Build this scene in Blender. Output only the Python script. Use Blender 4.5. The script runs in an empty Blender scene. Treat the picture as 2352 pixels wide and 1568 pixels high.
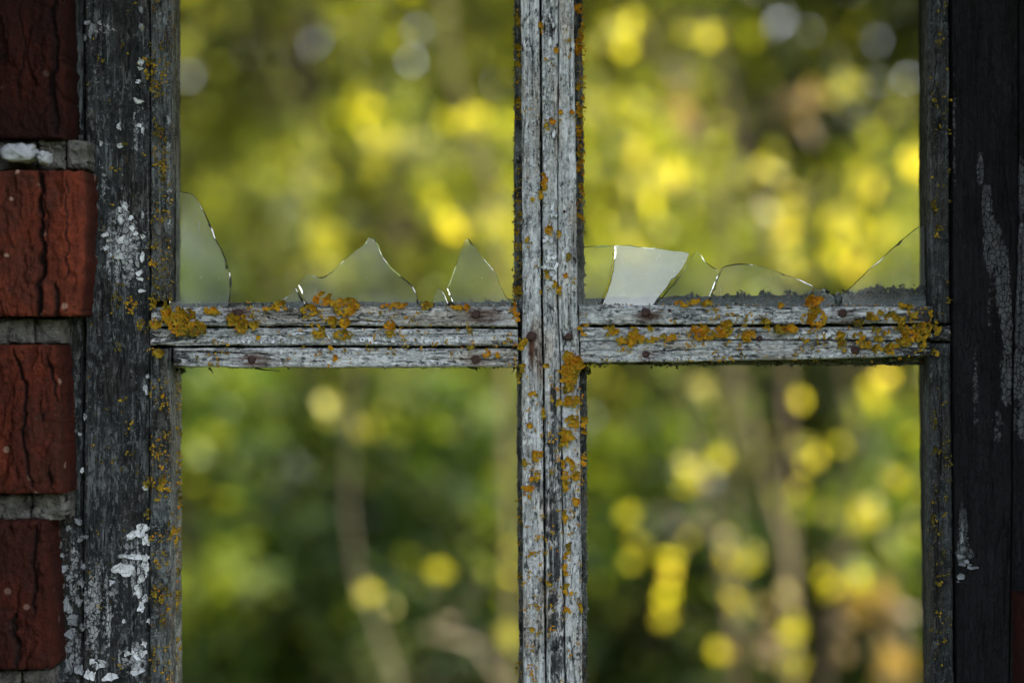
import bpy, math, random
import numpy as np
from mathutils import Vector, Quaternion

SC = bpy.context.scene
COL = SC.collection
R = math.radians

# ------------------------------------------------------------------ camera
K = 0.0002                 # metres per layout unit in the plane of the window (the view is 2352 units wide)
CAMZ = 1.5
LENS, SENSOR = 55.0, 36.0
D = 2352 * K * LENS / SENSOR          # camera to window plane
cam_d = bpy.data.cameras.new('camera')
cam_d.lens, cam_d.sensor_width = LENS, SENSOR
cam_d.clip_start, cam_d.clip_end = 0.02, 2000
cam_d.dof.use_dof = True
cam_d.dof.focus_distance = D + 0.004
cam_d.dof.aperture_fstop = 3.0
cam = bpy.data.objects.new('camera', cam_d)
COL.objects.link(cam)
cam.location = (0, -D, CAMZ)
cam.rotation_euler = (R(90), 0, 0)
SC.camera = cam

# ------------------------------------------------------------------ light
SUN_EL, SUN_ROT = R(46), R(70)
world = bpy.data.worlds.new('World')
SC.world = world
world.use_nodes = True
wn = world.node_tree.nodes
bg = wn['Background']
sky = wn.new('ShaderNodeTexSky')
sky.sky_type = 'NISHITA'
sky.sun_disc = False
sky.sun_elevation, sky.sun_rotation = SUN_EL, SUN_ROT
sky.air_density, sky.dust_density, sky.ozone_density = 0.9, 3.6, 0.8
bw = wn.new('ShaderNodeRGBToBW')                      # a thin veil of high cloud takes most of the blue out of the sky
veil = wn.new('ShaderNodeMix')
veil.data_type = 'RGBA'
veil.inputs[0].default_value = 0.6
world.node_tree.links.new(sky.outputs['Color'], bw.inputs[0])
world.node_tree.links.new(sky.outputs['Color'], veil.inputs[6])
world.node_tree.links.new(bw.outputs[0], veil.inputs[7])
world.node_tree.links.new(veil.outputs[2], bg.inputs['Color'])
bg.inputs['Strength'].default_value = 0.15
sun_d = bpy.data.lights.new('sun', 'SUN')
sun_d.energy, sun_d.angle, sun_d.color = 2.3, R(0.55), (1.0, 0.93, 0.78)
sun = bpy.data.objects.new('sun', sun_d)
COL.objects.link(sun)
sun_dir = Vector((math.sin(SUN_ROT) * math.cos(SUN_EL), math.cos(SUN_ROT) * math.cos(SUN_EL), math.sin(SUN_EL)))
sun.location = sun_dir * 20
sun.rotation_euler = (-sun_dir).to_track_quat('-Z', 'Y').to_euler()
SC.view_settings.view_transform = 'Standard'
SC.view_settings.look = 'None'
SC.view_settings.exposure = 2.95
SC.view_settings.gamma = 1.0
SC.view_settings.use_curve_mapping = False
SC.cycles.use_denoising = True
SC.cycles.max_bounces = 10
SC.cycles.transparent_max_bounces = 12
SC.cycles.caustics_refractive = False
SC.cycles.caustics_reflective = False
SC.cycles.sample_clamp_indirect = 6.0

# ------------------------------------------------------------------ helpers
def W(px, py, y=0.0):
    """a point of the layout at depth y behind the window plane"""
    s = (D + y) / D
    return np.stack([(np.asarray(px, float) - 1176) * K * s, np.broadcast_to(np.asarray(y, float), np.shape(np.asarray(px, float) + np.asarray(py, float))),
                     (784 - np.asarray(py, float)) * K * s + CAMZ], -1)

def hash2(ix, iy, seed):
    h = (ix.astype(np.int64) * 374761393 + iy.astype(np.int64) * 668265263 + seed * 1442695041) & 0xFFFFFFFF
    h = ((h ^ (h >> 13)) * 1274126177) & 0xFFFFFFFF
    h = ((h ^ (h >> 16)) * 2246822519) & 0xFFFFFFFF
    return ((h ^ (h >> 15)) & 0xFFFFFF) / float(0xFFFFFF)

def vn(x, y, seed=0):
    x, y = np.broadcast_arrays(np.asarray(x, float), np.asarray(y, float))
    ix, iy = np.floor(x), np.floor(y)
    fx, fy = x - ix, y - iy
    fx, fy = fx * fx * (3 - 2 * fx), fy * fy * (3 - 2 * fy)
    a, b = hash2(ix, iy, seed), hash2(ix + 1, iy, seed)
    c, d = hash2(ix, iy + 1, seed), hash2(ix + 1, iy + 1, seed)
    return (a * (1 - fx) + b * fx) * (1 - fy) + (c * (1 - fx) + d * fx) * fy

def fbm(x, y, seed=0, octv=3):
    s, a, t = 0, 1.0, 0
    for k in range(octv):
        s = s + a * vn(np.asarray(x) * 2 ** k, np.asarray(y) * 2 ** k, seed + 17 * k)
        t += a
        a *= 0.5
    return s / t

def sm(e0, e1, x):
    t = np.clip((x - e0) / (e1 - e0), 0, 1)
    return t * t * (3 - 2 * t)

def mesh_obj(name, verts, faces, mat=None, parent=None, attrs=None, smooth=True):
    me = bpy.data.meshes.new(name)
    v = np.asarray(verts, float)
    loc = np.zeros(3)
    if parent is not None:
        loc = np.array(parent['_w']) if '_w' in parent else np.zeros(3)
        v = v - loc
    if isinstance(faces, np.ndarray):
        n, k = faces.shape
        me.vertices.add(len(v))
        me.vertices.foreach_set('co', v.ravel())
        me.loops.add(n * k)
        me.loops.foreach_set('vertex_index', faces.ravel().astype(np.int32))
        me.polygons.add(n)
        me.polygons.foreach_set('loop_start', np.arange(0, n * k, k, dtype=np.int32))
        me.update(calc_edges=True)
        me.validate()
    else:
        me.from_pydata([tuple(a) for a in v], [], faces)
        me.update()
    if smooth:
        me.polygons.foreach_set('use_smooth', np.ones(len(me.polygons), bool))
    for k, a in (attrs or {}).items():
        at = me.attributes.new(k, 'FLOAT', 'POINT')
        at.data.foreach_set('value', np.asarray(a, np.float32).ravel())
    o = bpy.data.objects.new(name, me)
    COL.objects.link(o)
    if mat is not None:
        me.materials.append(mat)
    if parent is not None:
        o.parent = parent
        if parent.type == 'MESH':
            o.location = (0, 0, 0)
        o['_w'] = [float(q) for q in loc]
    return o

def empty(name, loc, label, cat, group=None, kind='thing'):
    o = bpy.data.objects.new(name, None)
    o.empty_display_size = 0.05
    COL.objects.link(o)
    o.location = loc
    o['_w'] = [float(q) for q in loc]
    o['label'], o['category'] = label, cat
    if kind:
        o['kind'] = kind
    if group:
        o['group'] = group
    return o

# ------------------------------------------------------------------ node helper
class NT:
    def __init__(s, name):
        s.m = bpy.data.materials.new(name)
        s.m.use_nodes = True
        s.t = s.m.node_tree
        s.t.nodes.clear()
        s.out = s.t.nodes.new('ShaderNodeOutputMaterial')
    def n(s, typ, ins=None, **kw):
        nd = s.t.nodes.new('ShaderNode' + typ)
        for k, v in kw.items():
            setattr(nd, k, v)
        for k, v in (ins or {}).items():
            if isinstance(v, bpy.types.NodeSocket):
                s.t.links.new(v, nd.inputs[k])
            else:
                nd.inputs[k].default_value = v
        return nd
    def math(s, op, a, b=0.0, c=0.0, clamp=False):
        return s.n('Math', {0: a, 1: b, 2: c}, operation=op, use_clamp=clamp).outputs[0]
    def attr(s, name):
        return s.n('Attribute', attribute_name=name).outputs['Fac']
    def noise(s, vec, scale, detail=3.0, rough=0.55, dist=0.0):
        return s.n('TexNoise', {'Vector': vec, 'Scale': scale, 'Detail': detail, 'Roughness': rough, 'Distortion': dist}).outputs['Fac']
    def ramp(s, fac, stops):
        nd = s.n('ValToRGB', {'Fac': fac})
        cr = nd.color_ramp
        while len(cr.elements) < len(stops):
            cr.elements.new(0.5)
        for e, (p, c) in zip(cr.elements, stops):
            e.position = p
            e.color = c if len(c) == 4 else (*c, 1)
        return nd.outputs['Color']
    def mix(s, fac, a, b, blend='MIX'):
        nd = s.n('Mix', data_type='RGBA', blend_type=blend)
        for k, v in ((0, fac), (6, a), (7, b)):
            if isinstance(v, bpy.types.NodeSocket):
                s.t.links.new(v, nd.inputs[k])
            else:
                nd.inputs[k].default_value = v if not isinstance(v, tuple) or len(v) == 4 else (*v, 1)
        return nd.outputs[2]
    def step(s, x, lo, hi):
        return s.n('MapRange', {'Value': x, 'From Min': lo, 'From Max': hi}, interpolation_type='SMOOTHSTEP').outputs[0]
    def done(s, shader):
        s.t.links.new(shader, s.out.inputs['Surface'])
        return s.m

def wood_mat(name, axis, lo, hi, tone=1.0, crust=0.5, algae=0.5, ochre=0.5, warm=(1, 1, 1), chipc=None):
    """weathered timber: silver fibres, algae, crusty grey lichen, old paint; grain along axis"""
    chipc = chipc or tuple(min(0.85, 1.38 * q * (0.5 + 0.5 * tone)) for q in hi)
    t = NT(name)
    co = t.n('TexCoord').outputs['Object']
    sc = (1.0, 1.0, 0.05) if axis == 'z' else (0.05, 1.0, 1.0)
    st = t.n('Mapping', {'Vector': co, 'Scale': sc}).outputs[0]
    fibre = t.noise(st, 1300, 4, 0.6)
    fib2 = t.noise(st, 420, 3, 0.55, 0.4)
    big = t.noise(co, 45, 4, 0.6)
    fine = t.noise(co, 1500, 3, 0.65)
    mid = t.noise(co, 420, 4, 0.65)
    f = t.math('ADD', t.math('MULTIPLY', fibre, 0.55), t.math('MULTIPLY', fib2, 0.55))
    f = t.math('ADD', f, t.math('MULTIPLY', t.math('SUBTRACT', big, 0.5), 0.45))
    base = t.ramp(f, [(0.38, lo), (0.50, tuple(0.42 * a + 0.58 * b for a, b in zip(lo, hi))), (0.63, hi)])
    # crust: pale granular grey lichen
    cm = t.step(t.math('ADD', t.math('MULTIPLY', mid, 0.7), t.math('MULTIPLY', fine, 0.5)), 0.75 - 0.22 * crust, 0.80 - 0.22 * crust)
    cm = t.math('MULTIPLY', cm, t.math('MULTIPLY', t.step(t.noise(co, 110, 3), 0.36, 0.52), 0.9))
    ccol = t.ramp(fine, [(0.40, (0.10 * tone, 0.115 * tone, 0.115 * tone)), (0.60, (0.60 * tone, 0.64 * tone, 0.63 * tone))])
    base = t.mix(cm, base, ccol)
    # algae: dark speckle
    am = t.step(t.math('ADD', t.math('MULTIPLY', t.noise(st, 700, 4, 0.7), 0.6), t.math('MULTIPLY', t.noise(co, 700, 3, 0.7), 0.5)), 0.66 - 0.2 * algae, 0.72 - 0.2 * algae)
    am = t.math('MULTIPLY', am, t.step(t.noise(co, 70, 4, 0.6), 0.38, 0.62))
    base = t.mix(t.math('MULTIPLY', am, 0.85), base, (0.018, 0.021, 0.020))
    dm = t.attr('dark')  # grooves, blotches and painted-in shade share this mask
    dmask = t.step(t.math('ADD', dm, t.math('MULTIPLY', t.math('SUBTRACT', t.noise(st, 500, 4, 0.7), 0.5), 1.3)), 0.40, 0.62)
    base = t.mix(t.math('MULTIPLY', dmask, 0.9), base, (0.016, 0.017, 0.018))
    # ochre lichen freckles
    om = t.step(t.math('ADD', t.noise(co, 330, 4, 0.7), t.math('MULTIPLY', t.noise(co, 60, 3), 0.35)), 0.93 - 0.18 * ochre, 0.96 - 0.18 * ochre)
    base = t.mix(t.math('MULTIPLY', om, 0.85), base, t.ramp(t.noise(co, 900, 2), [(0.35, (0.10, 0.075, 0.018)), (0.65, (0.28, 0.13, 0.02))]))
    # flaked chips and pits a millimetre or two across
    wk = t.n('Mapping', {'Vector': co, 'Scale': (1.0, 1.0, 0.35) if axis == 'z' else (0.35, 1.0, 1.0)}).outputs[0]
    area = t.step(t.noise(co, 85, 3, 0.6, 0.5), 0.40, 0.58)
    chip = t.math('MULTIPLY', t.step(t.noise(wk, 560, 5, 0.75), 0.52, 0.56), area)
    base = t.mix(t.math('MULTIPLY', chip, 0.85), base, chipc)
    streak = t.math('MULTIPLY', t.step(t.noise(st, 380, 5, 0.72), 0.54, 0.585), t.step(t.noise(co, 55, 3, 0.6, 0.6), 0.42, 0.56))
    base = t.mix(t.math('MULTIPLY', streak, 0.85), base, chipc)
    pit = t.math('MULTIPLY', t.step(t.noise(wk, 720, 4, 0.7), 0.55, 0.60), t.step(t.noise(co, 120, 3, 0.6), 0.38, 0.55))
    base = t.mix(t.math('MULTIPLY', pit, 0.88), base, (0.022, 0.024, 0.024))
    brown = t.step(t.noise(t.n('Mapping', {'Vector': co, 'Scale': (1, 1, 0.3) if axis == 'z' else (0.3, 1, 1)}).outputs[0], 60, 4, 0.65), 0.47, 0.66)
    base = t.mix(t.math('MULTIPLY', brown, 0.75), base, t.mix(1.0, base, (0.72, 0.62, 0.50, 1), 'MULTIPLY'))
    # rust
    rm = t.math('MULTIPLY', t.attr('rust'), t.step(t.noise(st, 300, 3), 0.25, 0.6))
    base = t.mix(rm, base, (0.10, 0.035, 0.014))
    # old white paint with alligator cracks
    vor = t.n('TexVoronoi', {'Vector': t.n('Mapping', {'Vector': co, 'Scale': (1, 1, 0.8) if axis == 'z' else (0.8, 1, 1)}).outputs[0], 'Scale': 420.0}, feature='DISTANCE_TO_EDGE').outputs['Distance']
    crack = t.step(t.math('ADD', vor, t.math('MULTIPLY', t.math('SUBTRACT', fine, 0.5), 0.10)), 0.02, 0.07)
    pm = t.step(t.math('ADD', t.attr('paint'), t.math('MULTIPLY', t.math('SUBTRACT', t.math('ADD', t.math('MULTIPLY', fib2, 0.5), t.math('MULTIPLY', mid, 0.6)), 0.55), 1.7)), 0.46, 0.54)
    pm = t.math('MULTIPLY', pm, crack)
    pc = t.ramp(t.noise(co, 200, 4), [(0.3, (0.55 * tone, 0.57 * tone, 0.58 * tone)), (0.6, (0.80 * tone, 0.82 * tone, 0.83 * tone))])
    base = t.mix(pm, base, pc)
    base = t.mix(t.math('MULTIPLY', rm, 0.5), base, (0.085, 0.032, 0.014))
    base = t.mix(1.0, base, (*warm, 1), 'MULTIPLY')
    h = t.math('ADD', t.math('MULTIPLY', fibre, 0.5), t.math('MULTIPLY', fine, 0.35))
    h = t.math('ADD', h, t.math('MULTIPLY', pm, 0.35))
    h = t.math('ADD', h, t.math('MULTIPLY', cm, 0.3))
    h = t.math('ADD', h, t.math('MULTIPLY', t.math('SUBTRACT', chip, pit), 0.6))
    bp = t.n('Bump', {'Height': h, 'Strength': 1.0, 'Distance': 0.0011})
    p = t.n('BsdfPrincipled', {'Base Color': base, 'Roughness': 0.9, 'Normal': bp.outputs[0], 'Specular IOR Level': 0.15})
    return t.done(p.outputs[0])

SILV = ((0.024, 0.026, 0.026), (0.74, 0.76, 0.755))
M_bead_v = wood_mat('silver_wood_upright', 'z', *SILV, crust=0.55, algae=0.45, ochre=0.35)
M_bead_h = wood_mat('silver_wood_level', 'x', *SILV, crust=0.65, algae=0.5, ochre=0.4)
M_lip = wood_mat('mossy_wood_upright', 'z', (0.016, 0.018, 0.016), (0.15, 0.162, 0.15), crust=0.5, algae=0.95, ochre=0.85)
M_lip_h = wood_mat('mossy_wood_level', 'x', (0.014, 0.018, 0.014), (0.22, 0.245, 0.205), crust=0.6, algae=1.0, ochre=0.95)
M_post_l = wood_mat('dark_grey_wood', 'z', (0.0035, 0.0042, 0.0046), (0.058, 0.063, 0.065), tone=0.6, crust=0.35, algae=0.9, ochre=0.35, chipc=(0.17, 0.183, 0.188))  # left post: dark wood, lowered further to paint in light falloff
M_stile_l = wood_mat('lichened_grey_wood', 'z', (0.010, 0.012, 0.012), (0.115, 0.128, 0.128), tone=0.6, crust=0.6, algae=0.85, ochre=0.85, chipc=(0.22, 0.245, 0.243))  # lichened wood; overall tone also lowered for falloff at the side
M_stile_r = wood_mat('edge_shaded_grey_wood', 'z', (0.007, 0.007, 0.007), (0.068, 0.072, 0.072), tone=0.3, crust=0.5, algae=0.8, ochre=0.35, chipc=(0.13, 0.14, 0.14))  # right stile: falloff of light darkened into the wood colour
M_board_r = wood_mat('edge_shaded_black_wood', 'z', (0.0025, 0.0025, 0.0028), (0.018, 0.018, 0.020), tone=0.15, crust=0.1, algae=0.3, ochre=0.05)  # dark boards, blackened further in colour to paint edge shade

def simple_mat(name, c0, c1, scale, rough=0.9, bump=0.0, spec=0.2, attr=None, stops=None):
    t = NT(name)
    co = t.n('TexCoord').outputs['Object']
    nz = t.noise(co, scale, 4, 0.6)
    if attr:
        fac = t.math('ADD', t.attr(attr), t.math('MULTIPLY', t.math('SUBTRACT', nz, 0.5), 0.35))
    else:
        fac = nz
    col = t.ramp(fac, stops or [(0.3, c0), (0.7, c1)])
    ins = {'Base Color': col, 'Roughness': rough, 'Specular IOR Level': spec}
    if bump:
        ins['Normal'] = t.n('Bump', {'Height': t.noise(co, scale * 2, 4, 0.65), 'Strength': 1.0, 'Distance': bump}).outputs[0]
    return t.done(t.n('BsdfPrincipled', ins).outputs[0])

M_lichen = simple_mat('ochre_lichen', None, None, 900, 0.85, 0.0003, 0.1, 'tint',
                      [(0.05, (0.11, 0.09, 0.02)), (0.32, (0.36, 0.25, 0.022)), (0.6, (0.52, 0.275, 0.014)), (0.85, (0.46, 0.165, 0.012)), (1.0, (0.36, 0.095, 0.012))])
M_crumb = simple_mat('grey_crust', None, None, 700, 0.95, 0.0004, 0.1, 'tint',
                     [(0.0, (0.012, 0.013, 0.012)), (0.35, (0.085, 0.092, 0.065)), (0.62, (0.23, 0.255, 0.21)), (0.82, (0.42, 0.45, 0.41)), (1.0, (0.36, 0.20, 0.03))])
def flake_mat(name, c0, c1):
    t = NT(name)
    co = t.n('TexCoord').outputs['Object']
    n1, n2 = t.noise(co, 240, 4, 0.65), t.noise(co, 900, 3, 0.7)
    col = t.ramp(n1, [(0.35, c0), (0.6, c1)])
    vor = t.n('TexVoronoi', {'Vector': t.n('Mapping', {'Vector': co, 'Scale': (1, 1, 0.7)}).outputs[0], 'Scale': 300.0}, feature='DISTANCE_TO_EDGE').outputs['Distance']
    ck = t.step(t.math('ADD', vor, t.math('MULTIPLY', t.math('SUBTRACT', n2, 0.5), 0.25)), 0.05, -0.02)
    col = t.mix(ck, col, (0.05, 0.052, 0.05))
    col = t.mix(t.step(n2, 0.68, 0.75), col, (0.07, 0.072, 0.065))
    bp = t.n('Bump', {'Height': t.math('ADD', n2, n1), 'Strength': 0.8, 'Distance': 0.0006})
    return t.done(t.n('BsdfPrincipled', {'Base Color': col, 'Roughness': 0.7, 'Specular IOR Level': 0.2, 'Normal': bp.outputs[0]}).outputs[0])
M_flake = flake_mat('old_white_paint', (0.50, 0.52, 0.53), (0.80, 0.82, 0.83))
M_flake_dim = flake_mat('grey_white_paint', (0.16, 0.17, 0.18), (0.34, 0.36, 0.375))  # greyer copy, used on the outer and topmost flakes
M_nail = simple_mat('rusty_iron', (0.030, 0.016, 0.013), (0.075, 0.04, 0.032), 700, 0.75, 0.0003, 0.3)
M_mortar = simple_mat('lime_mortar', (0.045, 0.043, 0.036), (0.24, 0.23, 0.20), 170, 0.95, 0.003, 0.1)
M_pebble = simple_mat('pale_pebble', (0.34, 0.36, 0.37), (0.48, 0.50, 0.51), 200, 0.6, 0.0002, 0.3)
M_splinter = simple_mat('dark_splinter', (0.015, 0.013, 0.01), (0.05, 0.04, 0.03), 300, 0.9)
M_bark = simple_mat('pale_bark', (0.08, 0.065, 0.03), (0.22, 0.17, 0.085), 30, 0.9, 0.004)
M_barkd = simple_mat('brown_bark', (0.05, 0.035, 0.022), (0.16, 0.11, 0.07), 30, 0.9, 0.004)
M_bark_pale = simple_mat('silvery_bark', (0.14, 0.11, 0.07), (0.36, 0.29, 0.19), 30, 0.9, 0.004)
M_sun_shade = simple_mat('sun_shade_timber', (0.03, 0.027, 0.024), (0.09, 0.08, 0.07), 40, 0.9, 0.001)

def brick_mat():
    t = NT('red_brick')
    co = t.n('TexCoord').outputs['Object']
    st = t.n('Mapping', {'Vector': co, 'Scale': (1, 1, 0.25)}).outputs[0]
    n1, n2, n3 = t.noise(st, 70, 5, 0.65), t.noise(co, 350, 4, 0.7), t.noise(co, 22, 3)
    f = t.math('ADD', t.math('MULTIPLY', n1, 0.6), t.math('MULTIPLY', n2, 0.4))
    col = t.ramp(f, [(0.32, (0.014, 0.005, 0.004)), (0.47, (0.062, 0.012, 0.007)), (0.64, (0.125, 0.026, 0.013))])  # dark red, lowered further to paint shade at the view's edges
    col = t.mix(t.math('MULTIPLY', t.step(t.noise(co, 38, 4, 0.65), 0.46, 0.62), 0.6), col, (0.040, 0.013, 0.009))
    col = t.mix(t.math('MULTIPLY', t.step(t.noise(co, 420, 3, 0.6), 0.60, 0.66), 0.8), col, (0.018, 0.008, 0.006))
    vo = t.n('TexVoronoi', {'Vector': co, 'Scale': 75.0}).outputs['Distance']
    col = t.mix(t.math('MULTIPLY', t.step(vo, 0.14, 0.09), 0.7), col, (0.30, 0.20, 0.17))
    brick_tone = t.attr('brick_tone')
    col = t.mix(1.0, col, t.ramp(brick_tone, [(0.0, (0.2, 0.18, 0.17)), (0.5, (0.66, 0.60, 0.52)), (1.0, (1.75, 1.75, 1.45))]), 'MULTIPLY')  # per-brick brightness, lowest on the corner and right bricks
    ck = t.attr('crack')
    col = t.mix(ck, col, (0.014, 0.006, 0.005))
    h = t.math('ADD', n1, t.math('MULTIPLY', n2, 0.6))
    bp = t.n('Bump', {'Height': h, 'Strength': 1.0, 'Distance': 0.003})
    return t.done(t.n('BsdfPrincipled', {'Base Color': col, 'Roughness': 0.82, 'Specular IOR Level': 0.2, 'Normal': bp.outputs[0]}).outputs[0])
M_brick = brick_mat()

def glass_mat(name, dust, tint, skylit=0.0):
    t = NT(name)
    co = t.n('TexCoord').outputs['Object']
    g = t.n('BsdfGlass', {'Color': (0.955, 0.985, 0.97, 1), 'Roughness': 0.0, 'IOR': 1.5}).outputs[0]
    spots = t.math('ADD', t.step(t.noise(co, 800, 3, 0.7), 0.64, 0.70), t.step(t.noise(t.n('Mapping', {'Vector': co, 'Rotation': (0, 0.9, 0), 'Scale': (1, 1, 0.04)}).outputs[0], 900, 2), 0.70, 0.76), clamp=True)
    smear = t.noise(co, 60, 4, 0.6)
    zz = t.n('SeparateXYZ', {0: co}).outputs[2]
    low = t.math('MULTIPLY', t.step(t.math('ADD', zz, t.math('MULTIPLY', t.math('SUBTRACT', t.noise(co, 180, 3), 0.5), 0.006)), 0.0095, 0.002), 0.55)
    fac = t.math('ADD', t.math('MULTIPLY', t.math('SUBTRACT', smear, 0.5), 0.5) if skylit else t.math('MULTIPLY', smear, dust * 1.2), t.math('MULTIPLY', spots, 0.40))
    fac = t.math('ADD', fac, t.math('MULTIPLY', low, t.math('ADD', 0.25, t.math('MULTIPLY', t.noise(co, 300, 3), 0.5))))
    fac = t.math('ADD', fac, skylit, clamp=True)
    df = t.n('BsdfDiffuse', {'Color': (*tint, 1)}).outputs[0]
    tr = t.n('BsdfTranslucent', {'Color': (*tint, 1)}).outputs[0]
    film = t.n('MixShader', {0: 0.15 if skylit else 0.22, 1: df, 2: tr}).outputs[0]
    # the film sits on the front face only: the face away from the viewer stays clear
    mx = t.n('MixShader', {0: t.math('MULTIPLY', fac, t.attr('face')), 1: g, 2: film}).outputs[0]
    return t.done(mx)
M_glass = glass_mat('dusty_glass', 0.19, (0.46, 0.51, 0.47))
M_sky_glare = glass_mat('sky_glare_glass', 0.10, (0.96, 0.95, 0.84), 0.62)  # even pale film painted in for the sky's reflection

def leaf_mat(name, stops, trans=0.5, gloss=0.022):
    t = NT(name)
    col = t.ramp(t.attr('tint'), stops)
    d = t.n('BsdfDiffuse', {'Color': col}).outputs[0]
    tc = t.mix(1.0, col, (1.3, 1.25, 0.5, 1), 'MULTIPLY')
    tr = t.n('BsdfTranslucent', {'Color': tc}).outputs[0]
    m1 = t.n('MixShader', {0: trans, 1: d, 2: tr}).outputs[0]
    gl = t.n('BsdfGlossy', {'Color': (0.7, 0.7, 0.7, 1), 'Roughness': 0.5}).outputs[0]
    return t.done(t.n('MixShader', {0: gloss, 1: m1, 2: gl}).outputs[0])
M_leaf_dark = leaf_mat('dark_leaf', [(0.0, (0.012, 0.018, 0.005)), (0.5, (0.042, 0.056, 0.010)), (1.0, (0.14, 0.14, 0.018))], 0.45)
M_leaf_green = leaf_mat('green_leaf', [(0.0, (0.012, 0.024, 0.004)), (0.5, (0.040, 0.075, 0.007)), (1.0, (0.20, 0.23, 0.016))], 0.5)
M_leaf_olive = leaf_mat('olive_leaf', [(0.0, (0.030, 0.040, 0.008)), (0.5, (0.105, 0.125, 0.013)), (1.0, (0.34, 0.34, 0.026))], 0.5)
M_leaf_yellow = leaf_mat('yellow_leaf', [(0.0, (0.15, 0.15, 0.018)), (0.6, (0.36, 0.33, 0.03)), (0.9, (0.42, 0.34, 0.05)), (1.0, (0.36, 0.20, 0.08))], 0.6)
M_leaf_rust = leaf_mat('rusty_leaf', [(0.0, (0.06, 0.042, 0.014)), (0.6, (0.15, 0.10, 0.032)), (1.0, (0.22, 0.14, 0.055))], 0.5)

def ground_mat():
    t = NT('meadow_soil')
    co = t.n('TexCoord').outputs['Object']
    a, b = t.noise(co, 1.3, 5, 0.6), t.noise(co, 14, 5, 0.7)
    f = t.math('ADD', t.math('MULTIPLY', a, 0.5), t.math('MULTIPLY', b, 0.5))
    col = t.ramp(f, [(0.35, (0.030, 0.026, 0.014)), (0.52, (0.040, 0.055, 0.014)), (0.68, (0.10, 0.10, 0.028))])
    bp = t.n('Bump', {'Height': b, 'Strength': 1.0, 'Distance': 0.05})
    return t.done(t.n('BsdfPrincipled', {'Base Color': col, 'Roughness': 0.95, 'Specular IOR Level': 0.1, 'Normal': bp.outputs[0]}).outputs[0])
M_ground = ground_mat()

# ------------------------------------------------------------------ ground
def build_ground():
    n = 60
    r = np.concatenate([np.linspace(0, 14, 36), np.geomspace(15, 900, 24)])
    a = np.linspace(0, 2 * np.pi, 97)[:-1]
    rr, aa = np.meshgrid(r, a, indexing='ij')
    x, y = rr * np.cos(aa), rr * np.sin(aa)
    z = (fbm(x / 1.7, y / 1.7, 5) - 0.5) * 0.12 * sm(1.0, 3.0, rr) - 0.03
    v = np.stack([x, y, z], -1).reshape(-1, 3)
    i = np.arange(n - 1)[:, None] * 96 + np.arange(96)[None]
    j = np.arange(n - 1)[:, None] * 96 + (np.arange(96)[None] + 1) % 96
    f = np.stack([i, i + 96, j + 96, j], -1).reshape(-1, 4)
    o = mesh_obj('ground', v, f, M_ground)
    o['kind'] = 'structure'
build_ground()

# ------------------------------------------------------------------ slabs: every strip of timber and every brick
def dense(a, b, step, lo, hi, cstep):
    """samples from lo to hi, fine between a and b"""
    a, b = max(a, lo), min(b, hi)
    out = [np.arange(a, b, step), [b]]
    if lo < a - 1e-6:
        out.insert(0, np.linspace(lo, a, max(2, int((a - lo) / cstep)), endpoint=False))
    if hi > b + 1e-6:
        out.append(np.linspace(b, hi, max(2, int((hi - b) / cstep)) + 1)[1:])
    return np.unique(np.concatenate(out))

def lerp_edges(t, ctrl):
    c = np.array(ctrl, float)
    return np.interp(t, c[:, 0], c[:, 1]), np.interp(t, c[:, 0], c[:, 2])

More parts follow.
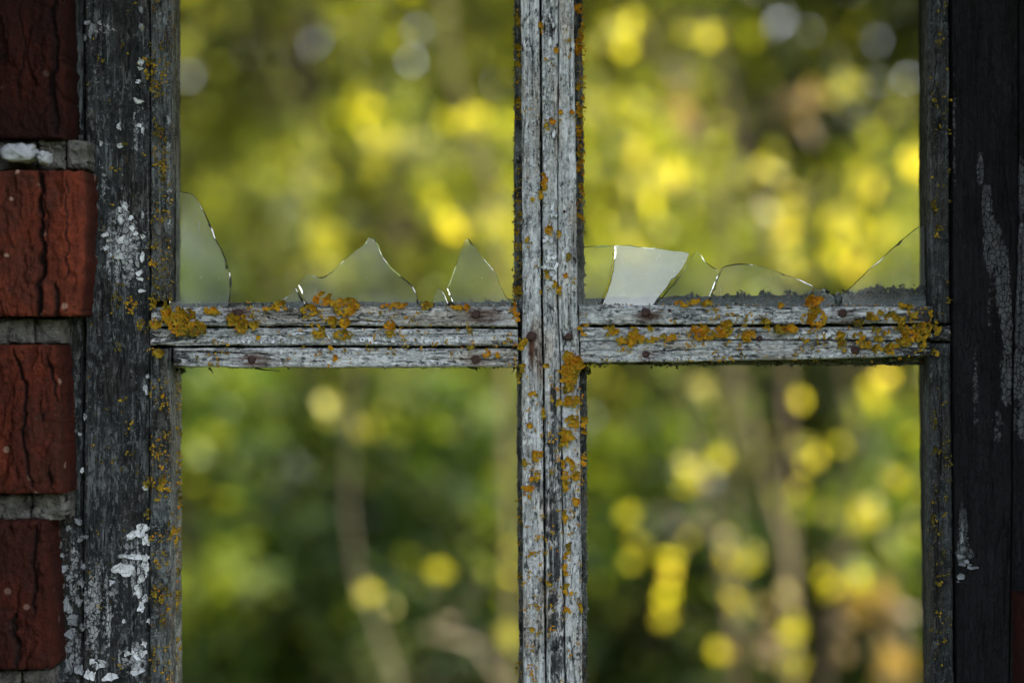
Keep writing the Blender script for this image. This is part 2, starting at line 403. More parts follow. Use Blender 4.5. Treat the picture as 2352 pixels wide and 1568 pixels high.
def slab(name, axis, ctrl, y0, th, mat, parent, step=1.8, rnd=0.8, wob=2.0, relief=1.0, seed=0, masks=None, t0=None, t1=None,
         kind='wood', extra=None, attrs_fn=None, cracks=None, endwob=2.0, brick_tone=0.6):
    """a strip whose two long edges follow ctrl = [(along, low edge, high edge)] in layout units; axis is the grain"""
    lo_t, hi_t = ctrl[0][0], ctrl[-1][0]
    view = (-40, 1608) if axis == 'z' else (-40, 2392)
    T = dense(view[0], view[1], step * 1.6, lo_t, hi_t, 30)
    e0, e1 = lerp_edges(T, ctrl)
    width = float(np.mean(e1 - e0))
    ns = max(5, int(width / step) + 1)
    s = np.linspace(0, 1, ns)
    # denser near the edges
    s = 0.5 - 0.5 * np.cos(np.pi * s) * (0.35) - (0.5 - s) * 0.65 * 1.0 - 0.0 if False else s
    w0 = (fbm(T / 26.0, 0.5, seed + 1, 4) - 0.5) * 2 * wob + (vn(T / 4.0, 3.3, seed + 2) - 0.5) * wob * 0.6
    w1 = (fbm(T / 26.0, 7.5, seed + 3, 4) - 0.5) * 2 * wob + (vn(T / 4.0, 9.3, seed + 4) - 0.5) * wob * 0.6
    a = e0 + w0
    b = e1 + w1
    C = a[:, None] * (1 - s)[None] + b[:, None] * s[None]
    TT = np.broadcast_to(T[:, None], C.shape).copy()
    ew = (fbm(C[0] / 12.0, 1.5, seed + 5) - 0.5) * 2 * endwob
    TT[0] += np.abs(ew)
    ew = (fbm(C[-1] / 12.0, 2.5, seed + 6) - 0.5) * 2 * endwob
    TT[-1] -= np.abs(ew)
    cm, am = C * K * 1000, TT * K * 1000              # millimetres across and along
    px, py = (C, TT) if axis == 'z' else (TT, C)
    # rounded arris
    d = np.minimum(np.minimum(s[None] * (b - a)[:, None], (1 - s)[None] * (b - a)[:, None]), np.minimum(TT - T[0], T[-1] - TT) + 0.3) * K * 1000
    rr = rnd * (0.5 + fbm(am / 9.0, cm / 40.0, seed + 8))
    dd = np.clip(d, 0, rr)
    h = -(rr - np.sqrt(np.maximum(rr * rr - (rr - dd) ** 2, 0)))
    A = {}
    if kind == 'wood':
        h = h + relief * (0.35 * (fbm(cm / 0.9, am / 16.0, seed + 11, 2) - 0.5) + 0.9 * (fbm(cm / 5.0, am / 50.0, seed + 12, 3) - 0.5)
                          + 0.30 * (fbm(cm / 1.1, am / 1.1, seed + 13, 2) - 0.5))
        g = np.abs(fbm(cm / 4.2, am / 70.0, seed + 14, 2) - 0.5)
        gate = sm(0.5, 0.62, fbm(cm / 6.0, am / 35.0, seed + 15, 2))
        groove = (1 - sm(0.004, 0.030, g)) * gate
        h = h - relief * 0.9 * groove
        dark = 0.55 * groove
        A = {'paint': np.zeros_like(C), 'dark': dark, 'rust': np.zeros_like(C)}
    else:
        h = h + relief * (1.1 * (fbm(cm / 9.0, am / 22.0, seed + 11, 4) - 0.5) + 0.5 * (fbm(cm / 1.6, am / 1.6, seed + 13, 3) - 0.5))
        h = h + relief * 0.9 * (sm(0.50, 0.54, fbm(cm / 11.0, am / 26.0, seed + 21, 4)) + 0.6 * sm(0.55, 0.58, fbm(cm / 5.0, am / 9.0, seed + 22, 4)) - 0.5)
        A = {'crack': np.zeros_like(C), 'brick_tone': np.full_like(C, brick_tone)}
    for poly, wd, dep in cracks or []:
        P_ = np.array(poly, float)
        q = np.interp(py if axis == 'z' else px, P_[:, 1] if axis == 'z' else P_[:, 0], P_[:, 0] if axis == 'z' else P_[:, 1])
        tt_ = py if axis == 'z' else px
        lo_, hi_ = (P_[:, 1].min(), P_[:, 1].max()) if axis == 'z' else (P_[:, 0].min(), P_[:, 0].max())
        jit = (fbm(tt_ / 26.0, 0.3, seed + 31, 5) - 0.5) * (12 if kind == 'wood' else 26)
        wv = wd * (0.35 + 1.3 * fbm(tt_ / 30.0, 5.3, seed + 32, 3)) * sm(lo_ - 2, lo_ + 30, tt_) * sm(hi_ + 2, hi_ - 30, tt_) + 1e-6
        cr = 1 - sm(0.35, 1.0, np.abs((px if axis == 'z' else py) - q - jit) / wv)
        h = h - dep * cr
        A['crack' if 'crack' in A else 'dark'] = np.maximum(A['crack' if 'crack' in A else 'dark'], cr * 1.0)
    for key, lst in (masks or {}).items():
        m = np.zeros_like(C)
        for (bx, by, rx, ry, val) in lst:
            m = np.maximum(m, val * np.exp(-0.8 * (((px - bx) / rx) ** 2 + ((py - by) / ry) ** 2) ** 1.5))
        A[key] = np.maximum(A[key], m)
    if extra is not None:
        h = h + extra(px, py)
    Y = y0 - h / 1000.0
    front = W(px, py, 0.0)
    sfac = (D + y0) / D
    V = np.stack([(px - 1176) * K * sfac, Y, (784 - py) * K * sfac + CAMZ], -1)
    nt = len(T)
    verts = [V.reshape(-1, 3)]
    idx = np.arange(nt * ns).reshape(nt, ns)
    fs = [np.stack([idx[:-1, :-1], idx[1:, :-1], idx[1:, 1:], idx[:-1, 1:]], -1).reshape(-1, 4)]
    att = {k: [v.ravel()] for k, v in A.items()}
    base = nt * ns
    levels = [0.18, 0.5, 1.0]
    # perimeter ring
    ring = np.concatenate([idx[:, 0], idx[-1, 1:], idx[-2::-1, -1], idx[0, -2:0:-1]])
    Vf = V.reshape(-1, 3)
    prev = ring
    nr = len(ring)
    for li, lv in enumerate(levels):
        Q = Vf[ring].copy()
        Q[:, 1] = Q[:, 1] * (1 - lv) + (y0 + th) * lv
        if li < 2:
            jn = (vn(np.arange(nr) / 3.0, li * 5.1, seed + 41) - 0.5) * 0.0005
            Q[:, 0] += jn
            Q[:, 2] += jn[::-1]
        cur = base + np.arange(nr)
        base += nr
        verts.append(Q)
        for k in att:
            att[k].append(A[k].ravel()[ring] * (0.6 if k != 'dark' else 1.0))
        fs.append(np.stack([prev, np.roll(prev, -1), np.roll(cur, -1), cur], -1)[:, ::-1])
        prev = cur
    # back: bridge the two long sides of the last ring
    lo_side = prev[:nt]
    hi_side = prev[nt + ns - 2: nt + ns - 2 + nt][::-1]
    fs.append(np.stack([lo_side[:-1], hi_side[:-1], hi_side[1:], lo_side[1:]], -1))
    F = np.concatenate(fs)
    if axis == 'x':
        F = F[:, ::-1]
    F = F[:, ::-1] if axis == 'z' else F[:, ::-1]
    return mesh_obj(name, np.concatenate(verts), F, mat, parent, {k: np.concatenate(v) for k, v in att.items()})

# ------------------------------------------------------------------ window frame
WIN = empty('window_frame', (0, 0.02, CAMZ - 0.31),
            'weathered timber window frame with peeling white paint, orange lichen and a cross of glazing bars', 'window frame')
TOP, BOT = -760, 2330            # the frame runs on above and below the view

YB, YL, YG = 0.0, 0.0165, 0.0125   # bead face, lip face, glass plane
rng = random.Random(7)
nprng = np.random.default_rng(11)

# left jamb post, with the darker strip behind the bricks
slab('jamb_post', 'z', [(TOP, 196, 344), (745, 196, 344), (1200, 192, 342), (BOT, 190, 342)], 0.003, 0.06, M_post_l, WIN, step=2.6, seed=101, relief=1.2, wob=1.5,
     masks={'paint': [(285, 560, 55, 130, 0.62), (225, 65, 45, 30, 0.45), (318, 300, 20, 160, 0.42), (310, 1290, 40, 90, 0.5), (230, 1400, 70, 150, 0.52), (300, 1510, 50, 60, 0.6), (250, 430, 60, 60, 0.35)],
            'dark': [(235, 1380, 100, 170, 0.48), (215, 150, 60, 260, 0.42), (270, 830, 50, 110, 0.48), (300, 1120, 50, 130, 0.42), (215, 800, 20, 400, 0.4), (310, 300, 30, 160, 0.36)]})
slab('jamb_lining', 'z', [(TOP, 60, 192), (BOT, 60, 188)], 0.006, 0.05, M_post_l, WIN, step=3.2, seed=111, wob=1.5,
     masks={'paint': [(165, 1320, 34, 150, 0.46), (170, 1500, 40, 90, 0.50)], 'dark': [(170, 900, 40, 240, 0.5)]})
# left stile: bead above and below the rail, lip behind
slab('bead', 'z', [(TOP, 345, 394), (690, 345, 392)], 0.0015, 0.011, M_stile_l, WIN, step=1.8, seed=121, wob=2.0, rnd=1.2,
     masks={'dark': [(360, 380, 25, 120, 0.35)], 'paint': [(388, 420, 12, 260, 0.4)]})
slab('bead', 'z', [(800, 344, 391), (1200, 343, 391), (BOT, 343, 392)], 0.0015, 0.011, M_stile_l, WIN, step=1.8, seed=131, wob=2.0, rnd=1.2,
     masks={'dark': [(375, 1350, 25, 120, 0.3)]})
slab('stile', 'z', [(TOP, 340, 395), (740, 340, 396), (845, 340, 398), (BOT, 340, 401)], YL, 0.018, M_lip, WIN, step=2.2, seed=141, wob=2.4, rnd=0.9)
# central upright: two beads, the web between them, the lip behind
slab('glazing_bar', 'z', [(TOP, 1243, 1282), (0, 1244, 1282.5), (690, 1247, 1279.5), (845, 1250, 1286.5), (1568, 1256, 1297.5), (BOT, 1261, 1302)], 0.0016, 0.034, M_bead_v, WIN,
     step=1.5, seed=201, relief=1.15, wob=1.6,
     masks={'dark': [(1272, 1130, 26, 260, 0.72), (1280, 1400, 24, 220, 0.82), (1262, 60, 14, 60, 0.6), (1262, 740, 18, 90, 0.55), (1262, 330, 8, 140, 0.3), (1272, 930, 12, 60, 0.7)],
            'paint': [(1258, 120, 14, 60, 0.6), (1255, 320, 10, 140, 0.62), (1264, 620, 18, 60, 0.85), (1262, 500, 16, 60, 0.6)]})
slab('bead', 'z', [(TOP, 1194, 1240), (0, 1197, 1239), (690, 1201, 1242), (845, 1198, 1246), (1568, 1203, 1251), (BOT, 1206, 1258)], YB, 0.012, M_bead_v, WIN,
     step=1.5, seed=211, wob=1.6, rnd=0.7,
     masks={'paint': [(1218, 420, 22, 330, 0.52), (1222, 1350, 20, 260, 0.50), (1215, 1080, 18, 60, 0.62), (1212, 620, 14, 80, 0.6)],
            'rust': [(1222, 800, 9, 45, 0.95), (1226, 775, 15, 16, 0.7), (1238, 830, 10, 40, 0.5)], 'dark': [(1206, 1180, 8, 200, 0.35)]})
slab('bead', 'z', [(TOP, 1283, 1316), (0, 1284, 1318), (690, 1282, 1327), (845, 1289, 1331), (1568, 1300, 1338), (BOT, 1306, 1340)], YB + 0.0006, 0.012, M_bead_v, WIN,
     step=1.5, seed=221, wob=1.6, rnd=0.7, masks={'paint': [(1304, 560, 20, 260, 0.42), (1322, 1340, 14, 240, 0.42)], 'dark': [(1320, 1450, 14, 110, 0.4)]})
slab('glazing_lip', 'z', [(TOP, 1182, 1336), (0, 1183, 1337), (690, 1180, 1343), (845, 1187, 1348), (1568, 1193, 1349), (BOT, 1196, 1350)], YL, 0.018, M_lip, WIN,
     step=2.0, seed=231, wob=3.0, rnd=0.8)
# left level bar; dark masks at its left end paint in light falloff
slab('glazing_bar', 'x', [(344, 754, 793), (800, 753, 793), (1190, 756, 795)], 0.0014, 0.034, M_bead_h, WIN, step=1.5, seed=301, wob=2.2, relief=1.2, rnd=1.1,
     masks={'paint': [(600, 785, 150, 10, 0.85), (760, 775, 80, 15, 0.8), (870, 780, 90, 14, 0.8), (1010, 783, 110, 9, 0.72), (1090, 772, 50, 14, 0.6)],
            'dark': [(360, 780, 70, 34, 0.62), (460, 780, 60, 24, 0.4), (700, 757, 300, 6, 0.3)]})
slab('bead', 'x', [(346, 706, 749), (800, 705, 747), (1189, 704, 751)], YB, 0.012, M_bead_h, WIN, step=1.5, seed=311, wob=2.2, rnd=1.1,
     masks={'rust': [(1112, 726, 44, 16, 0.95), (549, 724, 30, 16, 0.85)], 'dark': [(900, 712, 250, 8, 0.3), (360, 728, 70, 34, 0.62), (480, 728, 70, 24, 0.42), (640, 725, 50, 12, 0.35)]}, cracks=[([(700, 738), (800, 735), (900, 739)], 2.5, 0.8)])
slab('bead', 'x', [(397, 799, 842), (700, 799, 845), (1190, 801, 842)], 0.0004, 0.012, M_bead_h, WIN, step=1.5, seed=321, wob=2.0, rnd=1.1,
     masks={'rust': [(585, 828, 34, 15, 0.95), (1093, 830, 30, 15, 0.95)], 'dark': [(410, 820, 30, 34, 0.75), (490, 822, 60, 26, 0.45), (1092, 826, 10, 10, 1.2), (578, 825, 9, 9, 0.9)], 'paint': [(900, 812, 220, 14, 0.40)]},  # small dark discs paint the shade in sunk nail holes
     cracks=[([(405, 806), (520, 809), (640, 812)], 2.5, 0.8), ([(960, 822), (1080, 824), (1188, 826)], 2.0, 0.7)])
slab('glazing_lip', 'x', [(394, 696, 838), (800, 693, 840), (1196, 694, 840)], YL + 0.0004, 0.018, M_lip_h, WIN, step=2.4, seed=331, wob=3.0, rnd=0.8)
# right level bar; falloff toward the jamb is painted into its dark masks
slab('glazing_bar', 'x', [(1331, 752, 784), (1700, 751, 780), (2184, 749, 782)], 0.0014, 0.034, M_bead_h, WIN, step=1.5, seed=401, wob=2.2, relief=1.2, rnd=1.1,
     masks={'paint': [(1930, 772, 170, 12, 0.80), (1720, 775, 60, 12, 0.7), (1480, 772, 40, 12, 0.4)], 'dark': [(1360, 768, 40, 16, 0.35), (1630, 780, 60, 10, 0.4), (2160, 765, 70, 30, 0.75), (2060, 765, 80, 24, 0.5), (1745, 777, 8, 7, 1.0)]})  # last dark disc: painted shade of a sunk nail
slab('bead', 'x', [(1330, 700, 745), (1700, 703, 745), (2142, 704, 742)], YB, 0.012, M_bead_h, WIN, step=1.5, seed=411, wob=2.2, rnd=1.1,
     masks={'rust': [(1489, 726, 30, 15, 0.85), (1938, 728, 26, 14, 0.7)], 'dark': [(1935, 720, 200, 20, 0.48), (1780, 712, 120, 14, 0.42), (2120, 724, 70, 34, 0.72), (1580, 720, 80, 14, 0.36)]})
slab('bead', 'x', [(1333, 784.5, 833), (1700, 781.5, 829), (2138, 784, 817)], 0.0004, 0.012, M_bead_h, WIN, step=1.5, seed=421, wob=2.0, rnd=1.1,
     masks={'rust': [(1486, 822, 22, 16, 0.95), (1966, 810, 24, 14, 0.85)], 'paint': [(1470, 822, 70, 12, 0.72), (1960, 812, 140, 14, 0.66), (1760, 812, 120, 12, 0.45)],
            'dark': [(1500, 808, 90, 5, 0.35), (2120, 802, 70, 34, 0.72), (2040, 802, 60, 24, 0.5), (1484, 815, 9, 9, 1.2), (1964, 804, 9, 9, 1.0)]}, cracks=[([(1500, 806), (1560, 803), (1640, 800)], 2.5, 0.8)])  # dark spots round the nails are hole shade put into colour
slab('glazing_lip', 'x', [(1338, 686, 838), (1700, 678, 838), (2140, 676, 838)], YL + 0.0004, 0.018, M_lip_h, WIN, step=2.4, seed=431, wob=4.0, rnd=0.8)
# right stile
slab('bead', 'z', [(TOP, 2134, 2181), (350, 2134, 2181), (742, 2142, 2183)], 0.0015, 0.011, M_stile_r, WIN, step=1.9, seed=501, wob=2.0, rnd=1.2)
slab('bead', 'z', [(788, 2136, 2184), (1200, 2138, 2189), (BOT, 2142, 2196)], 0.0015, 0.011, M_stile_r, WIN, step=1.9, seed=511, wob=2.0, rnd=1.2)
slab('stile', 'z', [(TOP, 2139, 2187), (690, 2140, 2188), (845, 2141, 2190), (1568, 2148, 2198), (BOT, 2150, 2200)], YL, 0.018, M_stile_r, WIN, step=2.2, seed=521, wob=2.4, rnd=0.9)
# right jamb post: dark boards, split, with edge shade put into their colour
slab('jamb_post', 'z', [(TOP, 2187, 2341), (500, 2188, 2340), (900, 2189, 2326), (1200, 2192, 2324), (1568, 2198, 2318), (BOT, 2200, 2318)], 0.004, 0.06, M_board_r, WIN, step=2.6, seed=601, wob=1.6, relief=1.0,
     masks={'paint': [(2252, 390, 10, 40, 0.85), (2266, 470, 14, 60, 0.92), (2280, 560, 22, 70, 0.95), (2302, 640, 20, 90, 0.95), (2312, 740, 14, 90, 0.9), (2312, 860, 16, 90, 0.8), (2240, 900, 8, 130, 0.6),
                      (2212, 1210, 12, 60, 0.8), (2212, 1270, 22, 34, 0.85), (2290, 980, 18, 60, 0.55), (2278, 720, 18, 80, 0.45), (2192, 300, 5, 300, 0.45)]})
slab('jamb_post', 'z', [(TOP, 2345, 2480), (500, 2344, 2480), (900, 2330, 2480), (1200, 2328, 2480), (1568, 2322, 2480), (BOT, 2322, 2480)], 0.0035, 0.06, M_board_r, WIN, step=2.6, seed=611, wob=1.6,
     masks={'paint': [(2342, 430, 22, 80, 0.75), (2340, 560, 20, 60, 0.7), (2346, 700, 20, 130, 0.9), (2350, 860, 26, 90, 0.85), (2345, 970, 20, 60, 0.7)]})
# sill and head rails, out of the view
slab('bottom_rail', 'x', [(330, BOT + 2, BOT + 200), (2200, BOT + 2, BOT + 200)], 0.001, 0.05, M_bead_h, WIN, step=8, seed=701)
slab('top_rail', 'x', [(330, TOP - 200, TOP - 2), (2200, TOP - 200, TOP - 2)], 0.001, 0.05, M_bead_h, WIN, step=8, seed=711)

# ------------------------------------------------------------------ nails
def nail(px, py, r, y=0.0, sunk=0.0, seed=0):
    rg = random.Random(seed)
    n = 14
    prof = [(1.0, 0.0014), (1.02, 0.0003), (0.94, -0.0008), (0.6, -0.0012), (0.25, -0.0011)]
    v, f = [], []
    c = W(px, py, y)
    ph = [1 + (rg.random() - 0.5) * 0.16 for _ in range(n)]
    tx, tz = (rg.random() - 0.5) * 0.25, (rg.random() - 0.5) * 0.25
    for rad, dy in prof:
        for k in range(n):
            a = 2 * math.pi * k / n
            x, z = math.cos(a) * rad * r * K * ph[k], math.sin(a) * rad * r * K * ph[k]
            v.append((c[0] + x, c[1] + dy + sunk + tx * x + tz * z + (rg.random() - 0.5) * 0.00015, c[2] + z))
    v.append((c[0], c[1] - 0.0011 + sunk, c[2]))
    for q in range(len(prof) - 1):
        for k in range(n):
            f.append((q * n + k, q * n + (k + 1) % n, (q + 1) * n + (k + 1) % n, (q + 1) * n + k))
    L = (len(prof) - 1) * n
    for k in range(n):
        f.append((L + k, L + (k + 1) % n, len(v) - 1))
    return mesh_obj('nail', v, f, M_nail, WIN)
for i, (x, y, r, sk) in enumerate([(547, 719, 10, 0), (1093, 722, 10, 0), (578, 825, 10, 0.0010), (1092, 826, 9.5, 0.0012), (1483, 717, 10, 0), (1935, 719, 10, 0), (1483, 814, 9, 0.0013),
                                   (1964, 804, 10, 0.0004), (1221, 772, 11, -0.0004), (1306, 773, 9, 0.0004), (1538, 713, 4, 0.0003), (1745, 777, 7, 0.0012), (1296, 486, 3, 0.0004)]):
    nail(x, y, r, 0.0, sk - 0.0002, 900 + i)

# ------------------------------------------------------------------ lichen
def lobes(spec, seed):
    """spec: list of (px, py, y, size mm, tilt, tint, nrim); small cupped scales"""
    rg = np.random.default_rng(seed)
    V, F, T = [], [], []
    for (px, py, y, size, lean, tint, m) in spec:
        c = W(px, py, y)
        a0 = rg.random() * 6.28
        r = size * 0.001 * 0.5
        el = 0.7 + rg.random() * 0.6
        ta = rg.random() * 6.28 if lean is None else lean
        tl = 0.1 + rg.random() * 1.1
        b = len(V)
        V.append((c[0], c[1] - r * 0.05, c[2]))
        T.append(tint + 0.10)
        for k in range(m):
            a = a0 + 6.2832 * k / m
            rr = r * (0.68 + 0.64 * rg.random())
            x, z = math.cos(a) * rr * el, math.sin(a) * rr / el
            up = (x * math.cos(ta) + z * math.sin(ta)) * tl + r * (0.1 + 0.7 * rg.random())
            V.append((c[0] + x, c[1] - up, c[2] + z))
            T.append(tint - 0.08 + (rg.random() - 0.5) * 0.30)
        for k in range(m):
            F.append((b, b + 1 + k, b + 1 + (k + 1) % m))
    return V, F, T

def lichen_patch(px, py, rx, ry, y=-0.0003, tint=0.5, seed=0, big=1.0, dense_=True):
    rg = np.random.default_rng(seed)
    area = rx * ry * 3.14
    n = int(np.clip(area / (20.0 if dense_ else 34.0), 8, 420))
    spec = []
    tries = 0
    while len(spec) < n and tries < n * 12:
        tries += 1
        a, q = rg.random() * 6.2832, math.sqrt(rg.random())
        lim = 0.62 + 0.55 * float(vn(math.cos(a) * 1.8 + 7, math.sin(a) * 1.8 + 3, seed))
        hole = float(fbm((px + rx * q * math.cos(a)) / 11.0, (py + ry * q * math.sin(a)) / 11.0, seed + 5, 2))
        if q > lim or hole < (0.36 if dense_ else 0.48):
            continue
        x, z = px + rx * q * math.cos(a), py + ry * q * math.sin(a)
        lift = 0.0008 * (1 - q) * min(1, min(rx, ry) / 22.0) * (0.4 + rg.random())
        olive = float(fbm(x / 24.0, z / 24.0, seed + 9, 2))
        tn = tint + (olive - 0.5) * 0.8 + (rg.random() - 0.5) * 0.30
        spec.append((x, z, y - lift - 0.0002, (0.9 + 1.1 * rg.random()) * big, math.atan2(-(z - py), x - px), float(np.clip(tn, 0.02, 0.8)), 7))
    # fruiting cups
    for _ in range(int(n / 22)):
        a, q = rg.random() * 6.2832, math.sqrt(rg.random()) * 0.6
        spec.append((px + rx * q * math.cos(a), py + ry * q * math.sin(a), y - 0.0014, 1.0, None, 0.92, 8))
    V, F, T = lobes(spec, seed + 1)
    return mesh_obj('lichen_patch', V, F, M_lichen, WIN, {'tint': T}, smooth=False)

def z3(l):   # measured on the left bar
    return [(344.5 + .3662 * a, 402 + .3662 * b, .3662 * c, .3662 * d, *r) for a, b, c, d, *r in l]
def z4(l):
    return [(1091 + .2686 * a, 459.4 + .2686 * b, .2686 * c, .2686 * d, *r) for a, b, c, d, *r in l]
def z5(l):
    return [(1665 + .292 * a, 459 + .292 * b, .292 * c, .292 * d, *r) for a, b, c, d, *r in l]
def z8(l):
    return [(1120 + .4875 * a, 804 + .4875 * b, .4875 * c, .4875 * d, *r) for a, b, c, d, *r in l]
def zt(l):
    return [(1120 + .4392 * a, .4392 * b, .4392 * c, .4392 * d, *r) for a, b, c, d, *r in l]
PATCH = (z3([(100, 860, 34, 62, .45), (178, 915, 85, 85, .5), (235, 905, 60, 70, .5), (290, 960, 66, 60, .36), (215, 985, 40, 40, .35), (415, 850, 66, 26, .72), (545, 935, 76, 66, .5), (500, 905, 30, 40, .45), (650, 940, 34, 24, .4),
             (1080, 775, 58, 46, .6), (1240, 825, 88, 58, .62), (1180, 800, 60, 30, .6), (1000, 845, 60, 34, .5), (820, 820, 52, 30, .55), (740, 828, 40, 16, .6), (1150, 925, 44, 36, .5), (1225, 925, 40, 32, .5), (1210, 1000, 66, 30, .36), (1065, 985, 44, 46, .45),
             (1505, 945, 38, 34, .55), (1505, 990, 30, 26, .4), (1740, 815, 46, 24, .55), (1950, 830, 70, 18, .68), (1540, 818, 90, 16, .6), (2290, 845, 16, 40, .7), (2305, 890, 14, 30, .75), (690, 1020, 34, 12, .3), (20, 815, 20, 40, .5), (35, 930, 40, 30, .3),
             (60, 1125, 30, 20, .45), (2110, 1115, 24, 30, .6), (2180, 1130, 16, 14, .6), (1165, 1150, 20, 14, .5), (2010, 1075, 26, 16, .4), (1140, 1080, 20, 12, .55)])
         + z4([(1155, 1120, 74, 46, .52), (915, 1105, 34, 22, .45), (925, 1140, 40, 22, .45), (1350, 1150, 66, 62, .5), (1330, 1205, 56, 46, .5), (1420, 1185, 40, 30, .5), (1500, 1190, 70, 26, .36), (1655, 1170, 66, 36, .5), (1480, 1105, 40, 22, .3),
               (1920, 1115, 90, 44, .66), (1970, 1155, 100, 50, .5), (2110, 1125, 80, 50, .48), (2150, 1062, 50, 34, .42), (1790, 885, 90, 22, .56), (1990, 880, 60, 30, .56), (1870, 865, 60, 22, .6), (800, 1330, 60, 46, .48), (850, 1400, 90, 70, .45), (800, 1460, 80, 60, .48),
               (410, 1200, 36, 50, .5), (395, 1260, 30, 30, .55), (2310, 1150, 40, 50, .42), (640, 250, 34, 30, .7), (410, 1420, 22, 40, .35), (1240, 1190, 34, 34, .4), (2010, 1175, 40, 24, .4)])
         + z5([(700, 785, 76, 46, .72), (680, 815, 64, 26, .75), (716, 925, 90, 80, .66), (10, 1010, 36, 60, .6), (190, 1060, 60, 48, .45), (430, 1015, 50, 42, .42), (520, 1010, 62, 46, .58), (340, 1010, 44, 22, .4), (1180, 900, 60, 44, .45), (1150, 935, 50, 26, .4), (1300, 920, 54, 40, .4),
               (1385, 935, 40, 40, .4), (1475, 905, 36, 32, .4), (1370, 825, 44, 18, .4), (1440, 845, 44, 22, .4), (1420, 1010, 70, 40, .36), (1560, 1010, 80, 50, .4), (1640, 1020, 70, 46, .36), (1480, 1065, 110, 50, .5), (1390, 1115, 80, 40, .5), (1310, 1165, 64, 46, .52), (1210, 1165, 50, 30, .3),
               (1050, 1080, 50, 44, .4), (1110, 1130, 50, 40, .4), (900, 1065, 52, 30, .45), (920, 1140, 30, 60, .3), (1215, 1095, 50, 24, .4), (1035, 960, 50, 44, .12), (330, 955, 44, 20, .3), (635, 1110, 26, 18, .5), (1190, 1025, 30, 30, .3), (1265, 1045, 30, 20, .4), (440, 830, 34, 18, .66),
               (1620, 885, 22, 26, .45), (1650, 1205, 36, 26, .42), (1560, 1130, 40, 30, .3)])
         + z8([(395, 85, 52, 60, .45), (385, 130, 46, 40, .48), (380, 185, 40, 20, .4), (398, 242, 48, 26, .56), (345, 248, 20, 14, .5), (400, 335, 38, 34, .5), (378, 405, 42, 32, .52), (360, 440, 24, 26, .5), (455, 345, 14, 38, .62), (455, 400, 12, 22, .6), (378, 540, 30, 36, .5), (365, 590, 20, 24, .4),
               (420, 595, 24, 26, .45), (365, 640, 16, 34, .55), (190, 650, 24, 20, .66), (228, 490, 32, 28, .5), (235, 590, 12, 22, .3), (197, 353, 14, 12, .6), (415, 712, 22, 18, .6), (365, 785, 12, 38, .45), (375, 930, 16, 26, .36), (366, 1010, 10, 60, .45), (378, 1128, 22, 26, .5), (375, 1222, 18, 18, .62),
               (452, 510, 10, 40, .6), (180, 530, 14, 18, .3), (205, 605, 12, 12, .55), (208, 203, 18, 10, .6), (150, 130, 16, 24, .36), (275, 80, 14, 16, .4), (165, 80, 12, 24, .4), (435, 1215, 12, 24, .3), (207, 1315, 16, 10, .4), (290, 1100, 14, 14, .4), (265, 300, 10, 24, .4)])
         + zt([(470, 250, 22, 46, .66, YL), (472, 40, 16, 30, .6, YL), (478, 590, 14, 40, .62, YL), (478, 680, 18, 30, .6, YL), (470, 460, 14, 26, .3, YL), (480, 810, 16, 22, .5, YL), (472, 880, 14, 20, .6, YL), (484, 1125, 16, 18, .62, YL), (160, 265, 14, 40, .3, YL), (160, 340, 14, 20, .4, YL), (160, 540, 16, 30, .3, YL),
               (155, 110, 14, 30, .25, YL), (160, 1520, 26, 22, .35, YL), (338, 638, 18, 16, .7), (310, 655, 12, 34, .66), (295, 960, 14, 60, .6), (278, 1020, 10, 30, .5), (235, 1032, 12, 16, .4), (278, 150, 8, 30, .6), (360, 265, 10, 14, .45), (440, 585, 12, 12, .7), (382, 583, 10, 12, .66), (320, 1205, 22, 24, .75),
               (372, 1225, 10, 20, .6), (205, 1250, 8, 22, .36), (425, 1340, 8, 14, .4), (405, 1443, 12, 10, .66), (310, 1440, 10, 40, .36), (375, 1520, 12, 16, .62), (348, 1490, 10, 30, .4)])
         + [(z[0] * .5004, z[1] * .5004, z[2] * .5004, z[3] * .5004, z[4]) for z in [(750, 760, 30, 40, .35), (740, 840, 24, 36, .3), (690, 320, 30, 60, .2), (715, 410, 30, 40, .2), (740, 620, 36, 40, .2), (600, 1400, 34, 40, .4), (660, 1490, 40, 26, .3), (580, 670, 24, 20, .2), (540, 1360, 28, 30, .15), (700, 1210, 20, 26, .5), (725, 580, 16, 22, .35), (530, 770, 26, 20, .15), (690, 1000, 22, 24, .3)]]
         + [(z[0] * .5238, 746 + z[1] * .5238, z[2] * .5238, z[3] * .5238, z[4]) for z in [(520, 95, 26, 24, .3), (700, 125, 22, 20, .42), (730, 700, 34, 60, .3), (770, 900, 16, 70, .45), (700, 1180, 40, 50, .08), (650, 680, 26, 30, .2), (655, 830, 22, 30, .25), (705, 760, 24, 20, .3), (720, 1290, 30, 30, .1), (540, 325, 18, 18, .3), (750, 880, 14, 60, .4), (780, 1150, 12, 100, .25), (790, 780, 10, 100, .25)]]
         + [(2148 + i, y, 12, 18, .15) for i, y in [(0, 470), (6, 530), (-6, 230), (10, 90), (4, 1040), (0, 1190), (8, 1330), (0, 960)]])
for i, p in enumerate(PATCH):
    px, py, rx, ry, tint = p[:5]
    y = p[5] if len(p) > 5 else 0.0
    jamb = px < 343 or px > 2186 or (not 690 < py < 850 and (px < 420 or px > 2110))
    lichen_patch(px, py, max(rx, 3), max(ry, 3), y - 0.0002, tint - (0.12 if jamb else 0), 3000 + 7 * i, 0.72 if jamb else 1.0, not jamb)

